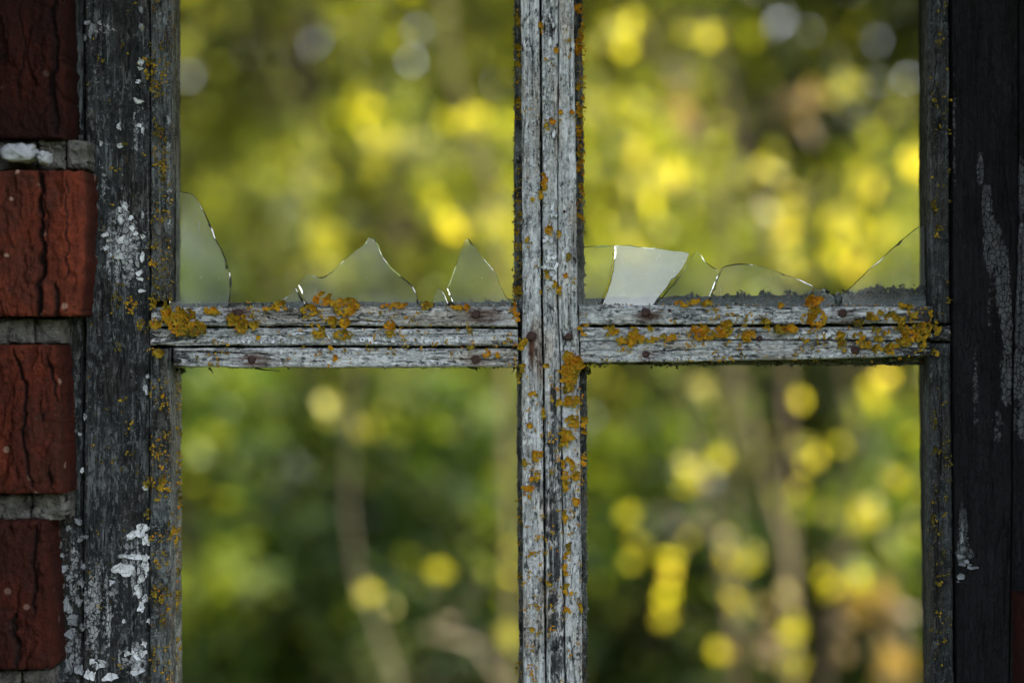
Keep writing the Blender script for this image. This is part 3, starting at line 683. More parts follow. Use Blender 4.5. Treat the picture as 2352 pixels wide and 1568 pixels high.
def scatter_specks():
    rg = np.random.default_rng(77)
    spec = []
    zones = [(1200, 1336, -20, 700, YB, 60, .45), (1200, 1340, 850, 1590, YB, 250, .5), (395, 1188, 706, 842, YB, 360, .45), (1333, 2140, 702, 830, YB, 400, .42), (200, 345, -20, 1590, 0.003, 130, .15), (345, 394, -20, 690, 0.0015, 190, .25),
             (343, 391, 800, 1590, 0.0015, 260, .35), (2136, 2184, -20, 1590, 0.0015, 160, .15), (1182, 1200, -20, 700, YL, 130, .35), (1330, 1342, -20, 560, YL, 150, .6), (1188, 1198, 850, 1590, YL, 60, .25), (394, 417, 850, 1590, YL, 200, .3)]
    for x0, x1, y0, y1, yy, n, tn in zones:
        for _ in range(n):
            x, y = x0 + (x1 - x0) * rg.random(), y0 + (y1 - y0) * rg.random()
            if fbm(x / 60.0, y / 60.0, 4, 2) < 0.42:
                continue
            m = 1 + int(rg.random() ** 2 * 5)
            t = float(np.clip(tn + rg.normal() * 0.16, 0.05, 0.9))
            for _ in range(m):
                spec.append((x + rg.normal() * 3.0, y + rg.normal() * 3.0, yy - 0.0003, 0.5 + 0.7 * rg.random(), None, t, 6))
    V, F, T = lobes(spec, 5)
    o = mesh_obj('lichen_specks', V, F, M_lichen, WIN, {'tint': T}, smooth=False)
    o['kind'] = 'stuff'
scatter_specks()

def crumbs():
    """rough grey crust that breaks up the edges of the lips"""
    rg = np.random.default_rng(91)
    V, F, T = [], [], []
    def blob(x, y, yy, s, tint):
        c = W(x, y, yy)
        b = len(V)
        r = s * K * 0.5
        for d in ((1, 0, 0), (-1, 0, 0), (0, 1, 0), (0, -1, 0), (0, 0, 1), (0, 0, -1)):
            k = r * (0.6 + 0.9 * rg.random())
            V.append((c[0] + d[0] * k + rg.normal() * r * .25, c[1] + d[1] * k, c[2] + d[2] * k + rg.normal() * r * .25))
            T.append(tint + (rg.random() - .5) * .2)
        for f in ((0, 2, 4), (2, 1, 4), (1, 3, 4), (3, 0, 4), (2, 0, 5), (1, 2, 5), (3, 1, 5), (0, 3, 5)):
            F.append(tuple(b + q for q in f))
    def along(p0, p1, n, yy0, yy1, s0, s1, spread, tint, clump=0.45):
        for _ in range(n):
            u = rg.random()
            x, y = p0[0] + (p1[0] - p0[0]) * u, p0[1] + (p1[1] - p0[1]) * u
            if fbm(x / 17.0, y / 17.0, 31, 2) < clump:
                continue
            blob(x + rg.normal() * spread, y + rg.normal() * spread, yy0 + (yy1 - yy0) * rg.random(), s0 + (s1 - s0) * rg.random() ** 2, float(np.clip(tint + rg.normal() * .33, 0, 1)))
    # moss cushion on the ledge of the right pane
    along((1500, 690), (1760, 682), 420, YL - .003, YL + .016, 4, 13, 5, .55, .5)
    along((1700, 682), (2130, 676), 900, YL - .003, YL + .016, 4, 15, 6, .48, .48)
    along((1960, 678), (2135, 668), 380, YL - .001, YL + .014, 6, 18, 7, .42, .48)
    along((1345, 694), (1540, 690), 360, YL - .003, YL + .016, 3, 8, 3, .7)
    along((400, 700), (1185, 697), 700, YL - .003, YL + .016, 3, 8, 3, .5)
    along((1100, 700), (1182, 696), 240, YL - .003, YL + .012, 4, 9, 4, .75)
    # tops of the beads
    along((400, 705), (1185, 703), 300, YB, YB + .011, 3, 6, 2, .75)
    along((1335, 700), (2140, 703), 420, YB, YB + .011, 3, 7, 2, .75)
    # uprights
    for xa, xb in ((1181, 1180), (1338, 1343)):
        along((xa, -30), (xb, 700), 330, YL, YL + .016, 2, 6, 1.6, .4, .44)
    for xa, xb in ((1187, 1193), (1348, 1349)):
        along((xa, 845), (xb, 1600), 260, YL, YL + .016, 2, 5, 1.3, .4, .44)
    along((397, -30), (397, 440), 180, YL + .002, YL + .017, 3, 6, 1.6, .3)
    along((400, 850), (402, 1600), 420, YL + .002, YL + .017, 3, 6, 1.6, .45, .4)
    along((2140, -30), (2140, 680), 420, YL + .001, YL + .017, 3, 6, 1.8, .3, .4)
    along((2142, 845), (2148, 1600), 460, YL + .001, YL + .017, 3, 6, 1.8, .3, .4)
    # undersides
    along((420, 843), (1185, 843), 320, YB + .004, YL + .01, 2, 6, 2, .05)
    along((1345, 838), (2125, 838), 380, YB + .004, YL + .01, 2, 6, 2, .05)
    along((400, 850), (424, 850), 30, YL, YL + .02, 5, 11, 4, .05, 0)
    along((1340, 846), (1352, 852), 26, YL, YL + .02, 5, 11, 4, .08, 0)
    o = mesh_obj('lichen_crust', V, F, M_crumb, WIN, {'tint': T}, smooth=False)
    o['kind'] = 'stuff'
crumbs()

def splinter(pts, r, y=0.006):
    V, F = [], []
    n = 5
    for i, (px, py) in enumerate(pts):
        c = W(px, py, y)
        q = r * K * (1 - 0.75 * i / (len(pts) - 1))
        for k in range(n):
            a = 6.2832 * k / n
            V.append((c[0] + q * math.cos(a), c[1] + q * math.sin(a), c[2] + q * math.sin(a + 0.6)))
    for i in range(len(pts) - 1):
        for k in range(n):
            F.append((i * n + k, i * n + (k + 1) % n, (i + 1) * n + (k + 1) % n, (i + 1) * n + k))
    F.append(tuple(range(n))[::-1])
    F.append(tuple(range((len(pts) - 1) * n, len(pts) * n)))
    return mesh_obj('splinter', V, F, M_splinter, WIN)
splinter([(586, 845), (605, 849), (625, 850), (643, 853)], 2.0)
splinter([(1180, 840), (1181, 848), (1177, 854), (1173, 858)], 2.6)
splinter([(1075, 842), (1088, 847), (1100, 844), (1104, 849)], 2.0)
splinter([(1090, 842), (1094, 850), (1098, 852)], 1.8)
splinter([(480, 845), (486, 850), (489, 858)], 2.0)

# ------------------------------------------------------------------ flakes of paint, each its own chip
def flake(px, py, rx, ry, mat, seed, y=0.0024, label=None):
    rg = np.random.default_rng(seed)
    n = 22
    a = np.linspace(0, 2 * np.pi, n, endpoint=False)
    m = 7 + seed % 4                                   # straight broken edges between a few corners
    ca = np.sort((np.arange(m) + rg.random(m) * 0.8) / m * 2 * np.pi)
    cr = 0.45 + 0.85 * rg.random(m)
    cx_, cz_ = cr * np.cos(ca), cr * np.sin(ca)
    q = np.arange(n) / n * m
    i0 = np.floor(q).astype(int) % m
    fr = q - np.floor(q)
    ox = cx_[i0] * (1 - fr) + cx_[(i0 + 1) % m] * fr + rg.normal(size=n) * 0.08
    oz = cz_[i0] * (1 - fr) + cz_[(i0 + 1) % m] * fr + rg.normal(size=n) * 0.08
    a, rad = np.arctan2(oz, ox), np.hypot(ox, oz)
    x, z = px + rx * rad * np.cos(a), py + ry * rad * np.sin(a)
    edge = W(x, z, y)
    curl = 0.0005 * rg.random(n)
    tilt = rg.normal(size=2) * 0.0004
    top = edge.copy(); top[:, 1] -= 0.00018 + 0.6 * curl + tilt[0] * np.cos(a) + tilt[1] * np.sin(a)
    bot = edge.copy(); bot[:, 1] += 0.0008 - 0 * curl
    inr = W(px + rx * .45 * rad * np.cos(a), py + ry * .45 * rad * np.sin(a), y)
    inr[:, 1] -= 0.00014
    cc = W(np.array([px]), np.array([py]), y)
    cc[:, 1] -= 0.00012
    V = np.concatenate([top, bot, inr, cc])
    F = []
    for k in range(n):
        j = (k + 1) % n
        F += [(k, j, n + j, n + k), (k, 2 * n + k, 2 * n + j, j), (2 * n + k, 3 * n, 2 * n + j)]
    return mesh_obj('paint_flake', V, F, mat, WIN, smooth=False)
FL = [(x * .5238, 746 + y * .5238, a * .5238, b * .5238, 0, 0.0028) for x, y, a, b in
      [(610, 905, 52, 40), (640, 940, 22, 44), (575, 925, 26, 26), (600, 1015, 66, 22), (640, 1050, 24, 50), (550, 1078, 52, 34), (530, 1015, 16, 14), (500, 1070, 22, 24), (615, 1120, 26, 22), (610, 1170, 26, 30), (635, 1195, 16, 24), (620, 1232, 18, 26),
       (490, 1130, 16, 14), (612, 1440, 34, 40), (630, 1400, 16, 18), (600, 1505, 34, 34), (560, 1440, 20, 14), (430, 1485, 36, 28), (395, 1535, 26, 26), (480, 1545, 30, 20), (540, 1300, 10, 12), (655, 1295, 12, 18), (640, 280, 12, 24), (645, 225, 9, 14), (370, 405, 10, 14), (348, 480, 8, 10), (360, 638, 8, 14), (635, 715, 12, 12)]]
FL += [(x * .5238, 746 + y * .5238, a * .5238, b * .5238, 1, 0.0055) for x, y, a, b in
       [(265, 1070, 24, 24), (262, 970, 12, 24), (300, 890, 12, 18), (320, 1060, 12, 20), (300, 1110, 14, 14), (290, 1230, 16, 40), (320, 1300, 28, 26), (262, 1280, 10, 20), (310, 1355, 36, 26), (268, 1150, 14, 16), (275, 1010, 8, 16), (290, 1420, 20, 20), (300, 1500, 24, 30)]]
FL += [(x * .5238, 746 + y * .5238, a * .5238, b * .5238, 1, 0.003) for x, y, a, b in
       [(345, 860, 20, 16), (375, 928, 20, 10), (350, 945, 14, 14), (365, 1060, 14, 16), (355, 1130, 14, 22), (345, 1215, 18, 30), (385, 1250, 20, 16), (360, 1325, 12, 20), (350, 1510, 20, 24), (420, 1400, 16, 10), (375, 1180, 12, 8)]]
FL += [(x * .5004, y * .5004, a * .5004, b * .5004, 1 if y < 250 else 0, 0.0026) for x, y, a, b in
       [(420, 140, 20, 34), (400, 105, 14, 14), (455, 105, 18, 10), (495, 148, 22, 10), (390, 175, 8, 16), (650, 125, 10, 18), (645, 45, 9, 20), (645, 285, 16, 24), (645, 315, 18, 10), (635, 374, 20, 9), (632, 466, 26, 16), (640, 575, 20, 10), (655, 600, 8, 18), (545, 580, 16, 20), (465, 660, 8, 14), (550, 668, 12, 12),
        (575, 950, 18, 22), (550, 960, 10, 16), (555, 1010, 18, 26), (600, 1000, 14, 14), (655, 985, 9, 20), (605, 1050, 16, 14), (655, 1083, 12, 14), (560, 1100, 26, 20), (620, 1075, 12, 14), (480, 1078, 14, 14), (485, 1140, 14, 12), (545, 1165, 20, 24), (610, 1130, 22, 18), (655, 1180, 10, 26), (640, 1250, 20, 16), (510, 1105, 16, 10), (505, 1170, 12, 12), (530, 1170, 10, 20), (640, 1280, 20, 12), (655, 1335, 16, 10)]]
FL += [(344.5 + x * .3662, 402 + y * .3662, a * .3662, b * .3662, 0, 0.0006) for x, y, a, b in
       [(495, 1055, 10, 8), (560, 1045, 14, 12), (590, 1042, 12, 14), (620, 1045, 14, 14), (655, 1045, 22, 14), (700, 1048, 14, 10), (735, 1048, 14, 9), (770, 1045, 16, 10), (815, 1046, 20, 9), (870, 1050, 20, 8), (1005, 1005, 26, 16), (1120, 1010, 24, 26), (1090, 1045, 30, 9), (1165, 1045, 18, 12),
        (1335, 1030, 26, 24), (1395, 1030, 24, 26), (1420, 1050, 18, 10), (1480, 1030, 24, 24), (1530, 1045, 24, 12), (1700, 1025, 20, 26), (1735, 1045, 20, 12), (1930, 1025, 20, 24), (1960, 1045, 30, 10), (1350, 985, 16, 12), (940, 990, 30, 10), (1635, 985, 12, 8), (900, 1000, 24, 8)]]
FL += [(1091 + x * .2686, 459.4 + y * .2686, a * .2686, b * .2686, 0, 0.0004) for x, y, a, b in
       [(615, 320, 26, 30), (650, 355, 26, 20), (590, 350, 20, 24), (620, 500, 30, 46), (680, 490, 24, 26), (690, 560, 24, 40), (640, 580, 30, 22), (590, 575, 20, 20), (590, 240, 12, 14), (630, 210, 16, 14), (640, 640, 24, 14), (685, 620, 20, 14), (660, 60, 16, 50), (690, 120, 14, 30), (655, 130, 12, 24), (700, 790, 14, 30), (615, 20, 24, 12)]]
FL += [(1120 + x * .4392, y * .4392, a * .4392, b * .4392, 0, 0.0004) for x, y, a, b in
       [(295, 380, 8, 30), (294, 440, 7, 30), (296, 515, 9, 16), (293, 760, 6, 60), (298, 860, 10, 30), (345, 700, 8, 24), (340, 790, 10, 22), (350, 905, 6, 30), (348, 1060, 10, 26), (345, 1105, 10, 28), (310, 1055, 9, 8), (320, 300, 14, 14), (345, 300, 9, 20), (325, 215, 12, 30), (288, 50, 5, 40), (288, 120, 6, 24), (335, 10, 9, 24), (325, 80, 8, 14), (345, 130, 8, 20), (320, 470, 6, 16)]]
FL += [(1665 + x * .292, 459 + y * .292, a * .292, b * .292, 0, 0.0006) for x, y, a, b in [(800, 1060, 70, 26), (740, 1075, 40, 20), (900, 1090, 40, 12), (620, 1040, 34, 20), (580, 1075, 40, 14), (60, 1085, 60, 12), (1280, 1060, 60, 14), (1000, 1165, 40, 12), (920, 1160, 26, 10)]]
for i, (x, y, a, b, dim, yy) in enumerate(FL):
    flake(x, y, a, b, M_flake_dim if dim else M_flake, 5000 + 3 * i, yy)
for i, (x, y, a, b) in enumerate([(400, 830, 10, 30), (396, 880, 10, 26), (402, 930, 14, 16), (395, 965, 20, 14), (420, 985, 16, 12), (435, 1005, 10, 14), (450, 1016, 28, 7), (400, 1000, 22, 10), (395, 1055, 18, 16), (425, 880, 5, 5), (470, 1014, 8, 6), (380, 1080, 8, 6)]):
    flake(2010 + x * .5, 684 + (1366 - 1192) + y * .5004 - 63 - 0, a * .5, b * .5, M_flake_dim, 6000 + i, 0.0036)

# ------------------------------------------------------------------ glass
def shard(pts, label, mat=M_glass, y=YG, th=0.0022, dirt_y=700, seed=0, tilt=(0, 0), group='broken glass left standing in the window'):
    rg = np.random.default_rng(seed)
    P0 = np.array(pts, float)
    # resample with small conchoidal waviness
    out = []
    n = len(P0)
    for i in range(n):
        a, b = P0[i], P0[(i + 1) % n]
        L = np.hypot(*(b - a))
        m = max(1, int(L / 7))
        for k in range(m):
            u = k / m
            p = a * (1 - u) + b * u
            if 0 < k:
                nn = np.array([-(b - a)[1], (b - a)[0]]) / (L + 1e-6)
                p = p + nn * rg.normal() * 0.45
            out.append(p)
    O = np.array(out)
    n = len(O)
    ar = 0.5 * np.sum(O[:, 0] * np.roll(O[:, 1], -1) - np.roll(O[:, 0], -1) * O[:, 1])
    d = np.roll(O, -1, 0) - np.roll(O, 1, 0)
    nrm = np.stack([d[:, 1], -d[:, 0]], -1)
    nrm /= np.linalg.norm(nrm, axis=1)[:, None] + 1e-9
    if ar < 0:
        nrm = -nrm          # now outward
    k = np.arange(n)
    inset_f = 0.9 + 2.8 * vn(k / 5.0, 1.1, seed) ** 2 + 3.2 * (vn(k / 2.5, 4.1, seed + 1) > 0.84)
    inset_b = 0.3 + 1.3 * vn(k / 6.0, 8.1, seed + 2)
    cx, cy = O.mean(0)
    def plane(Q, yy):
        w = W(Q[:, 0], Q[:, 1], y)
        w[:, 1] = yy + (Q[:, 0] - cx) * K * tilt[0] + (Q[:, 1] - cy) * K * tilt[1]
        return w
    front = plane(O - nrm * inset_f[:, None], y)
    midr = plane(O, y + th * (0.35 + 0.4 * vn(k / 4.0, 2.0, seed + 3)[:, None][:, 0].mean()))
    back = plane(O - nrm * inset_b[:, None], y + th)
    # interior points of the front face carry the dirt
    gx, gy = np.meshgrid(np.arange(O[:, 0].min(), O[:, 0].max(), 9.0), np.arange(O[:, 1].min(), O[:, 1].max(), 9.0))
    V = np.concatenate([front, midr, back])
    loc = np.array([(cx - 1176) * K, y, (784 - O[:, 1].max()) * K + CAMZ])
    F = [tuple(range(n)), tuple(range(3 * n - 1, 2 * n - 1, -1))]
    for q in range(n):
        j = (q + 1) % n
        F += [(q, n + q, n + j, j), (n + q, 2 * n + q, 2 * n + j, n + j)]
    if ar > 0:
        F = [f[::-1] for f in F]
    import bmesh
    me = bpy.data.meshes.new('glass_shard')
    me.from_pydata([tuple(a - loc) for a in V], [], F)
    bm = bmesh.new()
    bm.from_mesh(me)
    bmesh.ops.recalc_face_normals(bm, faces=bm.faces)
    bmesh.ops.triangulate(bm, faces=[f for f in bm.faces if len(f.verts) > 4])
    bm.to_mesh(me)
    bm.free()
    me.materials.append(mat)
    at = me.attributes.new('face', 'FLOAT', 'FACE')
    yn = np.array([p.normal.y for p in me.polygons])
    at.data.foreach_set('value', (yn < -0.9).astype(np.float32))
    o = bpy.data.objects.new('glass_shard', me)
    COL.objects.link(o)
    o.location = loc
    o['label'], o['category'], o['group'], o['kind'] = label, 'glass shard', group, 'thing'
    return o
L3 = lambda l: [(344.5 + .3662 * a, 402 + .3662 * b) for a, b in l]
L4 = lambda l: [(1091 + .2686 * a, 459.4 + .2686 * b) for a, b in l]
L5 = lambda l: [(1665 + .292 * a, 459 + .292 * b) for a, b in l]
BL = 714
shard(L3([(120, 75), (185, 100), (265, 118), (300, 165), (345, 240), (385, 330), (410, 400), (450, 470), (480, 540), (500, 610), (510, 670), (505, 730), (498, 790), (489, 824), (440, 832), (300, 845)]) + [(398, 712), (388, BL), (388, 430)],
      'tall rounded glass shard standing against the grey wooden left jamb', seed=1)
shard(L3([(815, 797), (865, 755), (910, 705), (940, 750), (972, 805)]) + [(700, BL), (640, BL)], 'small low glass sliver at the left foot of the double peaked shard', seed=2)
shard(L3([(985, 805), (955, 745), (928, 690), (980, 618), (1015, 622), (1050, 640), (1080, 640), (1110, 625), (1170, 575), (1250, 500), (1330, 445), (1350, 425), (1368, 388), (1410, 398), (1435, 440), (1445, 480), (1465, 520), (1520, 585), (1590, 645), (1645, 690), (1670, 740), (1685, 805)]) + [(961, BL), (707, BL)],
      'broad glass shard with a high peak and a lower shoulder, behind orange lichen', seed=3)
shard(L3([(1768, 810), (1785, 750), (1800, 700), (1845, 745), (1870, 805)]) + [(1030, BL), (992, BL)], 'tiny pointed glass chip beside the steep triangular shard', seed=4)
shard(L3([(1905, 815), (1885, 770), (1862, 712), (1890, 640), (1920, 560), (1950, 470), (1975, 415), (1997, 395), (2030, 440), (2090, 520), (2150, 590), (2180, 630), (2195, 690), (2230, 760), (2270, 800)]) + [(1178, BL), (1042, BL)],
      'steep triangular glass shard just left of the central upright bar', seed=5)
shard([(1314, 566)] + L4([(945, 398), (1020, 390), (1100, 385), (1183, 385), (1183, 480), (1168, 590), (1138, 720), (1098, 830), (1073, 890)]) + [(1374, BL), (1314, BL)],
      'clear narrow glass shard touching the right side of the central bar', seed=6)
shard(L4([(1196, 385), (1330, 380), (1400, 395), (1480, 405), (1600, 412), (1700, 430), (1800, 440), (1836, 455), (1816, 520), (1766, 600), (1696, 690), (1616, 780), (1556, 850), (1531, 890)]) + [(1496, BL), (1378, BL)] + L4([(1087, 890), (1112, 830), (1152, 720), (1182, 590), (1197, 480)]),
      'pale glass shard, most opaque in the window, sky reflection painted on', M_sky_glare, seed=7, y=YG + 0.0024, tilt=(0.02, -0.19))
shard(L4([(1850, 480), (1880, 450), (1915, 445), (1950, 490), (1980, 530), (2030, 570), (2086, 605), (2088, 625), (2058, 700), (2028, 780), (1998, 860), (1988, 890)]) + [(1622, BL), (1500, BL)] + L4([(1545, 890), (1640, 780), (1720, 690), (1790, 590), (1845, 500)]),
      'clear glass shard with a blunt tip, right beside the pale cloudy shard', seed=8)
shard(L4([(1994, 890), (2034, 780), (2064, 700), (2096, 622), (2112, 577)]) + L5([(0, 520), (60, 505), (130, 500), (200, 508), (300, 520), (380, 550), (460, 580), (540, 605), (620, 640), (700, 680), (790, 725), (870, 755)]) + [(1925, BL), (1628, BL)],
      'low arched glass shard curving down to the mossy ledge', seed=9)
shard(L5([(920, 755), (960, 715), (1050, 630), (1130, 550), (1220, 480), (1300, 400), (1400, 310), (1480, 245), (1560, 190), (1600, 176)]) + [(2133, BL), (1930, BL)],
      'glass shard with a long straight slanting edge, in the corner by the dark right jamb', seed=10)

# ------------------------------------------------------------------ brick wall
WALL = empty('brick_wall', (0, 0.0, 0.0), 'dark red brick wall with crumbling lime mortar round the timber window', 'brick wall')
YBR = -0.018
CR = 1.0
def facet(x0, x1, dep):
    return lambda px, py: -dep * sm(x0, x1, px)
slab('brick', 'z', [(-100, -330, 140), (100, -330, 143), (318, -330, 150)], YBR, 0.09, M_brick, WALL, step=3.0, seed=801, kind='brick', rnd=2.6, wob=7, endwob=7, relief=1.5,
     brick_tone=0.22, cracks=[([(118, -90), (124, 120), (122, 318)], 9, 3.0), ([(40, -60), (52, 120), (44, 250)], 3, 0.8)], extra=facet(126, 138, 1.2))
slab('brick', 'z', [(390, -330, 192), (560, -330, 189), (727, -330, 178)], YBR - 0.003, 0.09, M_brick, WALL, step=3.0, seed=811, kind='brick', rnd=2.2, wob=6, endwob=7, relief=1.4,
     brick_tone=1.0, cracks=[([(90, 380), (94, 480), (96, 600), (90, 735)], 9, 4.0), ([(104, 440), (110, 560)], 3, 1.2), ([(134, 640), (130, 740)], 6, 2.0), ([(150, 400), (154, 560), (150, 660)], 3, 0.7)], extra=facet(150, 168, 1.4))
slab('brick', 'z', [(790, -330, 128), (960, -330, 137), (1135, -330, 143)], YBR, 0.09, M_brick, WALL, step=3.0, seed=821, kind='brick', rnd=2.4, wob=7, endwob=8, relief=1.6,
     brick_tone=0.78, cracks=[([(30, 800), (62, 900), (52, 1000), (80, 1130)], 5, 2.0), ([(108, 800), (118, 860), (132, 925)], 4, 1.6), ([(92, 930), (98, 980)], 4, 1.0), ([(114, 1060), (120, 1130)], 4, 1.4)])
slab('brick', 'z', [(1195, -330, 101), (1400, -330, 109), (1538, -330, 117)], YBR, 0.09, M_brick, WALL, step=3.0, seed=831, kind='brick', rnd=2.6, wob=7, endwob=8, relief=1.6,
     brick_tone=0.52, cracks=[([(80, 1200), (74, 1290), (82, 1350), (74, 1420)], 6, 2.2), ([(30, 1400), (40, 1540)], 10, 2.0)])
slab('brick', 'z', [(1592, -330, 140), (1930, -330, 150)], YBR, 0.09, M_brick, WALL, step=4.0, seed=841, kind='brick', rnd=2.0, wob=4)
# right side bricks, barely in view
for i, (a, b, c) in enumerate([(-60, 290, 2430), (350, 700, 2420), (760, 1100, 2432), (1372, 1700, 2362)]):
    slab('brick', 'z', [(a, c, 2800), (b, c - 3, 2800)], YBR, 0.09, M_brick, WALL, step=4.0, seed=851 + i, kind='brick', rnd=1.6, wob=3, brick_tone=(0.0, 0.05, 0.0, 0.25)[i])

def lump(name, px, py, rx, ry, y, dy, mat, seed):
    """a rough stone-like lump"""
    n, m = 40, 24
    th = np.linspace(0, 2 * np.pi, n, endpoint=False)
    ph = np.linspace(-np.pi / 2, np.pi / 2, m)
    T, P_ = np.meshgrid(th, ph, indexing='ij')
    sq = lambda v, p: np.sign(v) * np.abs(v) ** p
    x, z, yy = sq(np.cos(T), .6) * sq(np.cos(P_), .6), sq(np.sin(T), .6) * sq(np.cos(P_), .6), sq(np.sin(P_), .7)
    k = 0.72 + 0.56 * fbm(x * 2.6 + 5 + yy, z * 2.6 + 5 - yy, seed, 4)
    c = W(px, py, y)
    V = np.stack([c[0] + x * k * rx * K, c[1] + yy * k * dy, c[2] + z * k * ry * K], -1).reshape(-1, 3)
    idx = np.arange(n * m).reshape(n, m)
    nx = np.roll(idx, -1, 0)
    F = np.stack([idx[:, :-1], nx[:, :-1], nx[:, 1:], idx[:, 1:]], -1).reshape(-1, 4)
    return mesh_obj(name, V, F, mat, WALL)
ymo = -0.010
for i, (a, b, c, d) in enumerate([(-330, 82, 321, 389), (86, 150, 322, 389), (153, 202, 323, 387), (-330, 78, 729, 790), (79, 140, 731, 789), (-330, 70, 1137, 1194), (72, 150, 1133, 1193), (-330, 50, 1540, 1590), (52, 112, 1541, 1590)]):
    slab('mortar', 'x', [(a, c, d), ((a + b) / 2, c - 2, d + 2), (b, c, d)], ymo, 0.06, M_mortar, WALL, step=2.4, seed=1500 + 50 * i, kind='brick', rnd=2.2, wob=5, relief=1.6, endwob=6)
lump('pebble', 45, 352, 36, 21, ymo - 0.008, 0.006, M_pebble, 71)
lump('pebble', 104, 365, 12, 16, ymo - 0.008, 0.006, M_pebble, 72)

# the rest of the wall: bricks of one mesh, laid in courses; unseen reveals added forward of the frame dim its sides
def brick_mesh(l, w, h, seed):
    import bmesh
    bm = bmesh.new()
    bmesh.ops.create_cube(bm, size=1)
    for v in bm.verts:
        v.co.x *= l; v.co.y *= w; v.co.z *= h
    bmesh.ops.bevel(bm, geom=list(bm.edges), offset=0.004, segments=1, affect='EDGES')
    rg = random.Random(seed)
    for v in bm.verts:
        v.co.x += rg.uniform(-.0015, .0015); v.co.y += rg.uniform(-.0015, .0015); v.co.z += rg.uniform(-.0015, .0015)
    me = bpy.data.meshes.new('brick')
    bm.to_mesh(me)
    bm.free()
    me.materials.append(M_brick)
    return me
BM = {}
def put_brick(x0, x1, yc, w, zc):
    l = round(x1 - x0, 3)
    if l < 0.04:
        return
    key = (l, w)
    if key not in BM:
        BM[key] = brick_mesh(l - 0.01, w - 0.004, 0.067, len(BM))
    o = bpy.data.objects.new('brick', BM[key])
    COL.objects.link(o)
    o.parent = WALL
    o.location = ((x0 + x1) / 2, yc, zc)
XJ = 0.243           # half width of the opening between the reveals
YF = -0.24           # outer face of the wall, set forward to deepen the added reveals
course = 0.0806
z_first = CAMZ + (784 - 558) * K - course * 19
n_course = 23
core_v, core_f = [], []
def core(x0, x1, y0, y1, z0, z1):
    b = len(core_v)
    core_v.extend([(x, y, z) for x in (x0, x1) for y in (y0, y1) for z in (z0, z1)])
    core_f.extend([tuple(b + q for q in f) for f in ((0, 1, 3, 2), (4, 6, 7, 5), (0, 4, 5, 1), (2, 3, 7, 6), (0, 2, 6, 4), (1, 5, 7, 3))])
z_sill, z_head = CAMZ - 0.36, CAMZ + 0.345
for c in range(n_course):
    zc = z_first + c * course
    off = 0.125 * (c % 2)
    for side in (-1, 1):
        inside = z_sill - 0.02 < zc < z_head
        for wy, yc in ((0.12, YF + 0.06), (0.12, YF + 0.18)):
            if not inside and side == 1:
                continue
            if inside:
                e = [XJ, XJ + 0.25 - off, XJ + 0.5]
                if side == -1:
                    e = [-q for q in e][::-1]
                for a, b in zip(e[:-1], e[1:]):
                    put_brick(a, b, yc, wy, zc)
            else:
                e = [-XJ - .5] + [q for q in np.arange(-XJ - .5 + .25 - off, XJ + .5, .25)] + [XJ + .5]
                for a, b in zip(e[:-1], e[1:]):
                    if yc < YF + 0.1:
                        put_brick(float(a), float(b), yc, wy, zc)
core(-XJ - .494, -XJ - .006, YF + .008, YF + .24, 0, 1.86)
core(XJ + .006, XJ + .494, YF + .008, YF + .24, 0, 1.86)
core(-XJ - .005, XJ + .005, YF + .008, YF + .24, 0, z_sill - 0.03)
core(-XJ - .005, XJ + .005, YF + .008, YF + .24, z_head + 0.03, 1.86)
core(-XJ - .493, -0.2255, 0.001, 0.11, 0.0, 1.86)
core(0.236, XJ + .493, 0.0645, 0.11, 0.0, 1.86)
core(0.2615, XJ + .493, 0.001, 0.064, 0.0, 1.86)
mo = mesh_obj('mortar_bed', core_v, core_f, M_mortar, WALL, smooth=False)

# unseen eaves added over the wall to keep the sun off the frame
def board(name, x0, x1, y0, y1, z0, z1, parent, mat):
    v = [(x, y, z) for x in (x0, x1) for y in (y0, y1) for z in (z0, z1)]
    f = [(0, 1, 3, 2), (4, 6, 7, 5), (0, 4, 5, 1), (2, 3, 7, 6), (0, 2, 6, 4), (1, 5, 7, 3)]
    return mesh_obj(name, v, f, mat, parent, smooth=False)
for k in range(7):
    board('sun_shade_board', -1.0, 2.2, -0.26 + k * 0.135, -0.26 + k * 0.135 + 0.13, 1.872, 1.895, WALL, M_sun_shade)

# ------------------------------------------------------------------ plants behind the window
def pix(x, y, z):
    s = D / (D + y)
    return 1176 + x * s / K, 784 - (z - CAMZ) * s / K

GAPS = [(440, 180, 40), (440, 40, 40), (728, 85, 26), (760, 80, 24), (835, 62, 30), (950, 60, 28), (963, 128, 30), (955, 160, 20), (1105, 165, 34), (1080, 120, 20), (650, 110, 18), (1140, 200, 20),
        (900, 110, 18), (700, 50, 20), (1010, 235, 16), (820, 140, 16), (600, 90, 18), (1130, 60, 18), (480, 110, 20), (1445, 290, 32), (1795, 55, 34), (1490, 110, 16), (1560, 120, 16), (1640, 260, 14)]

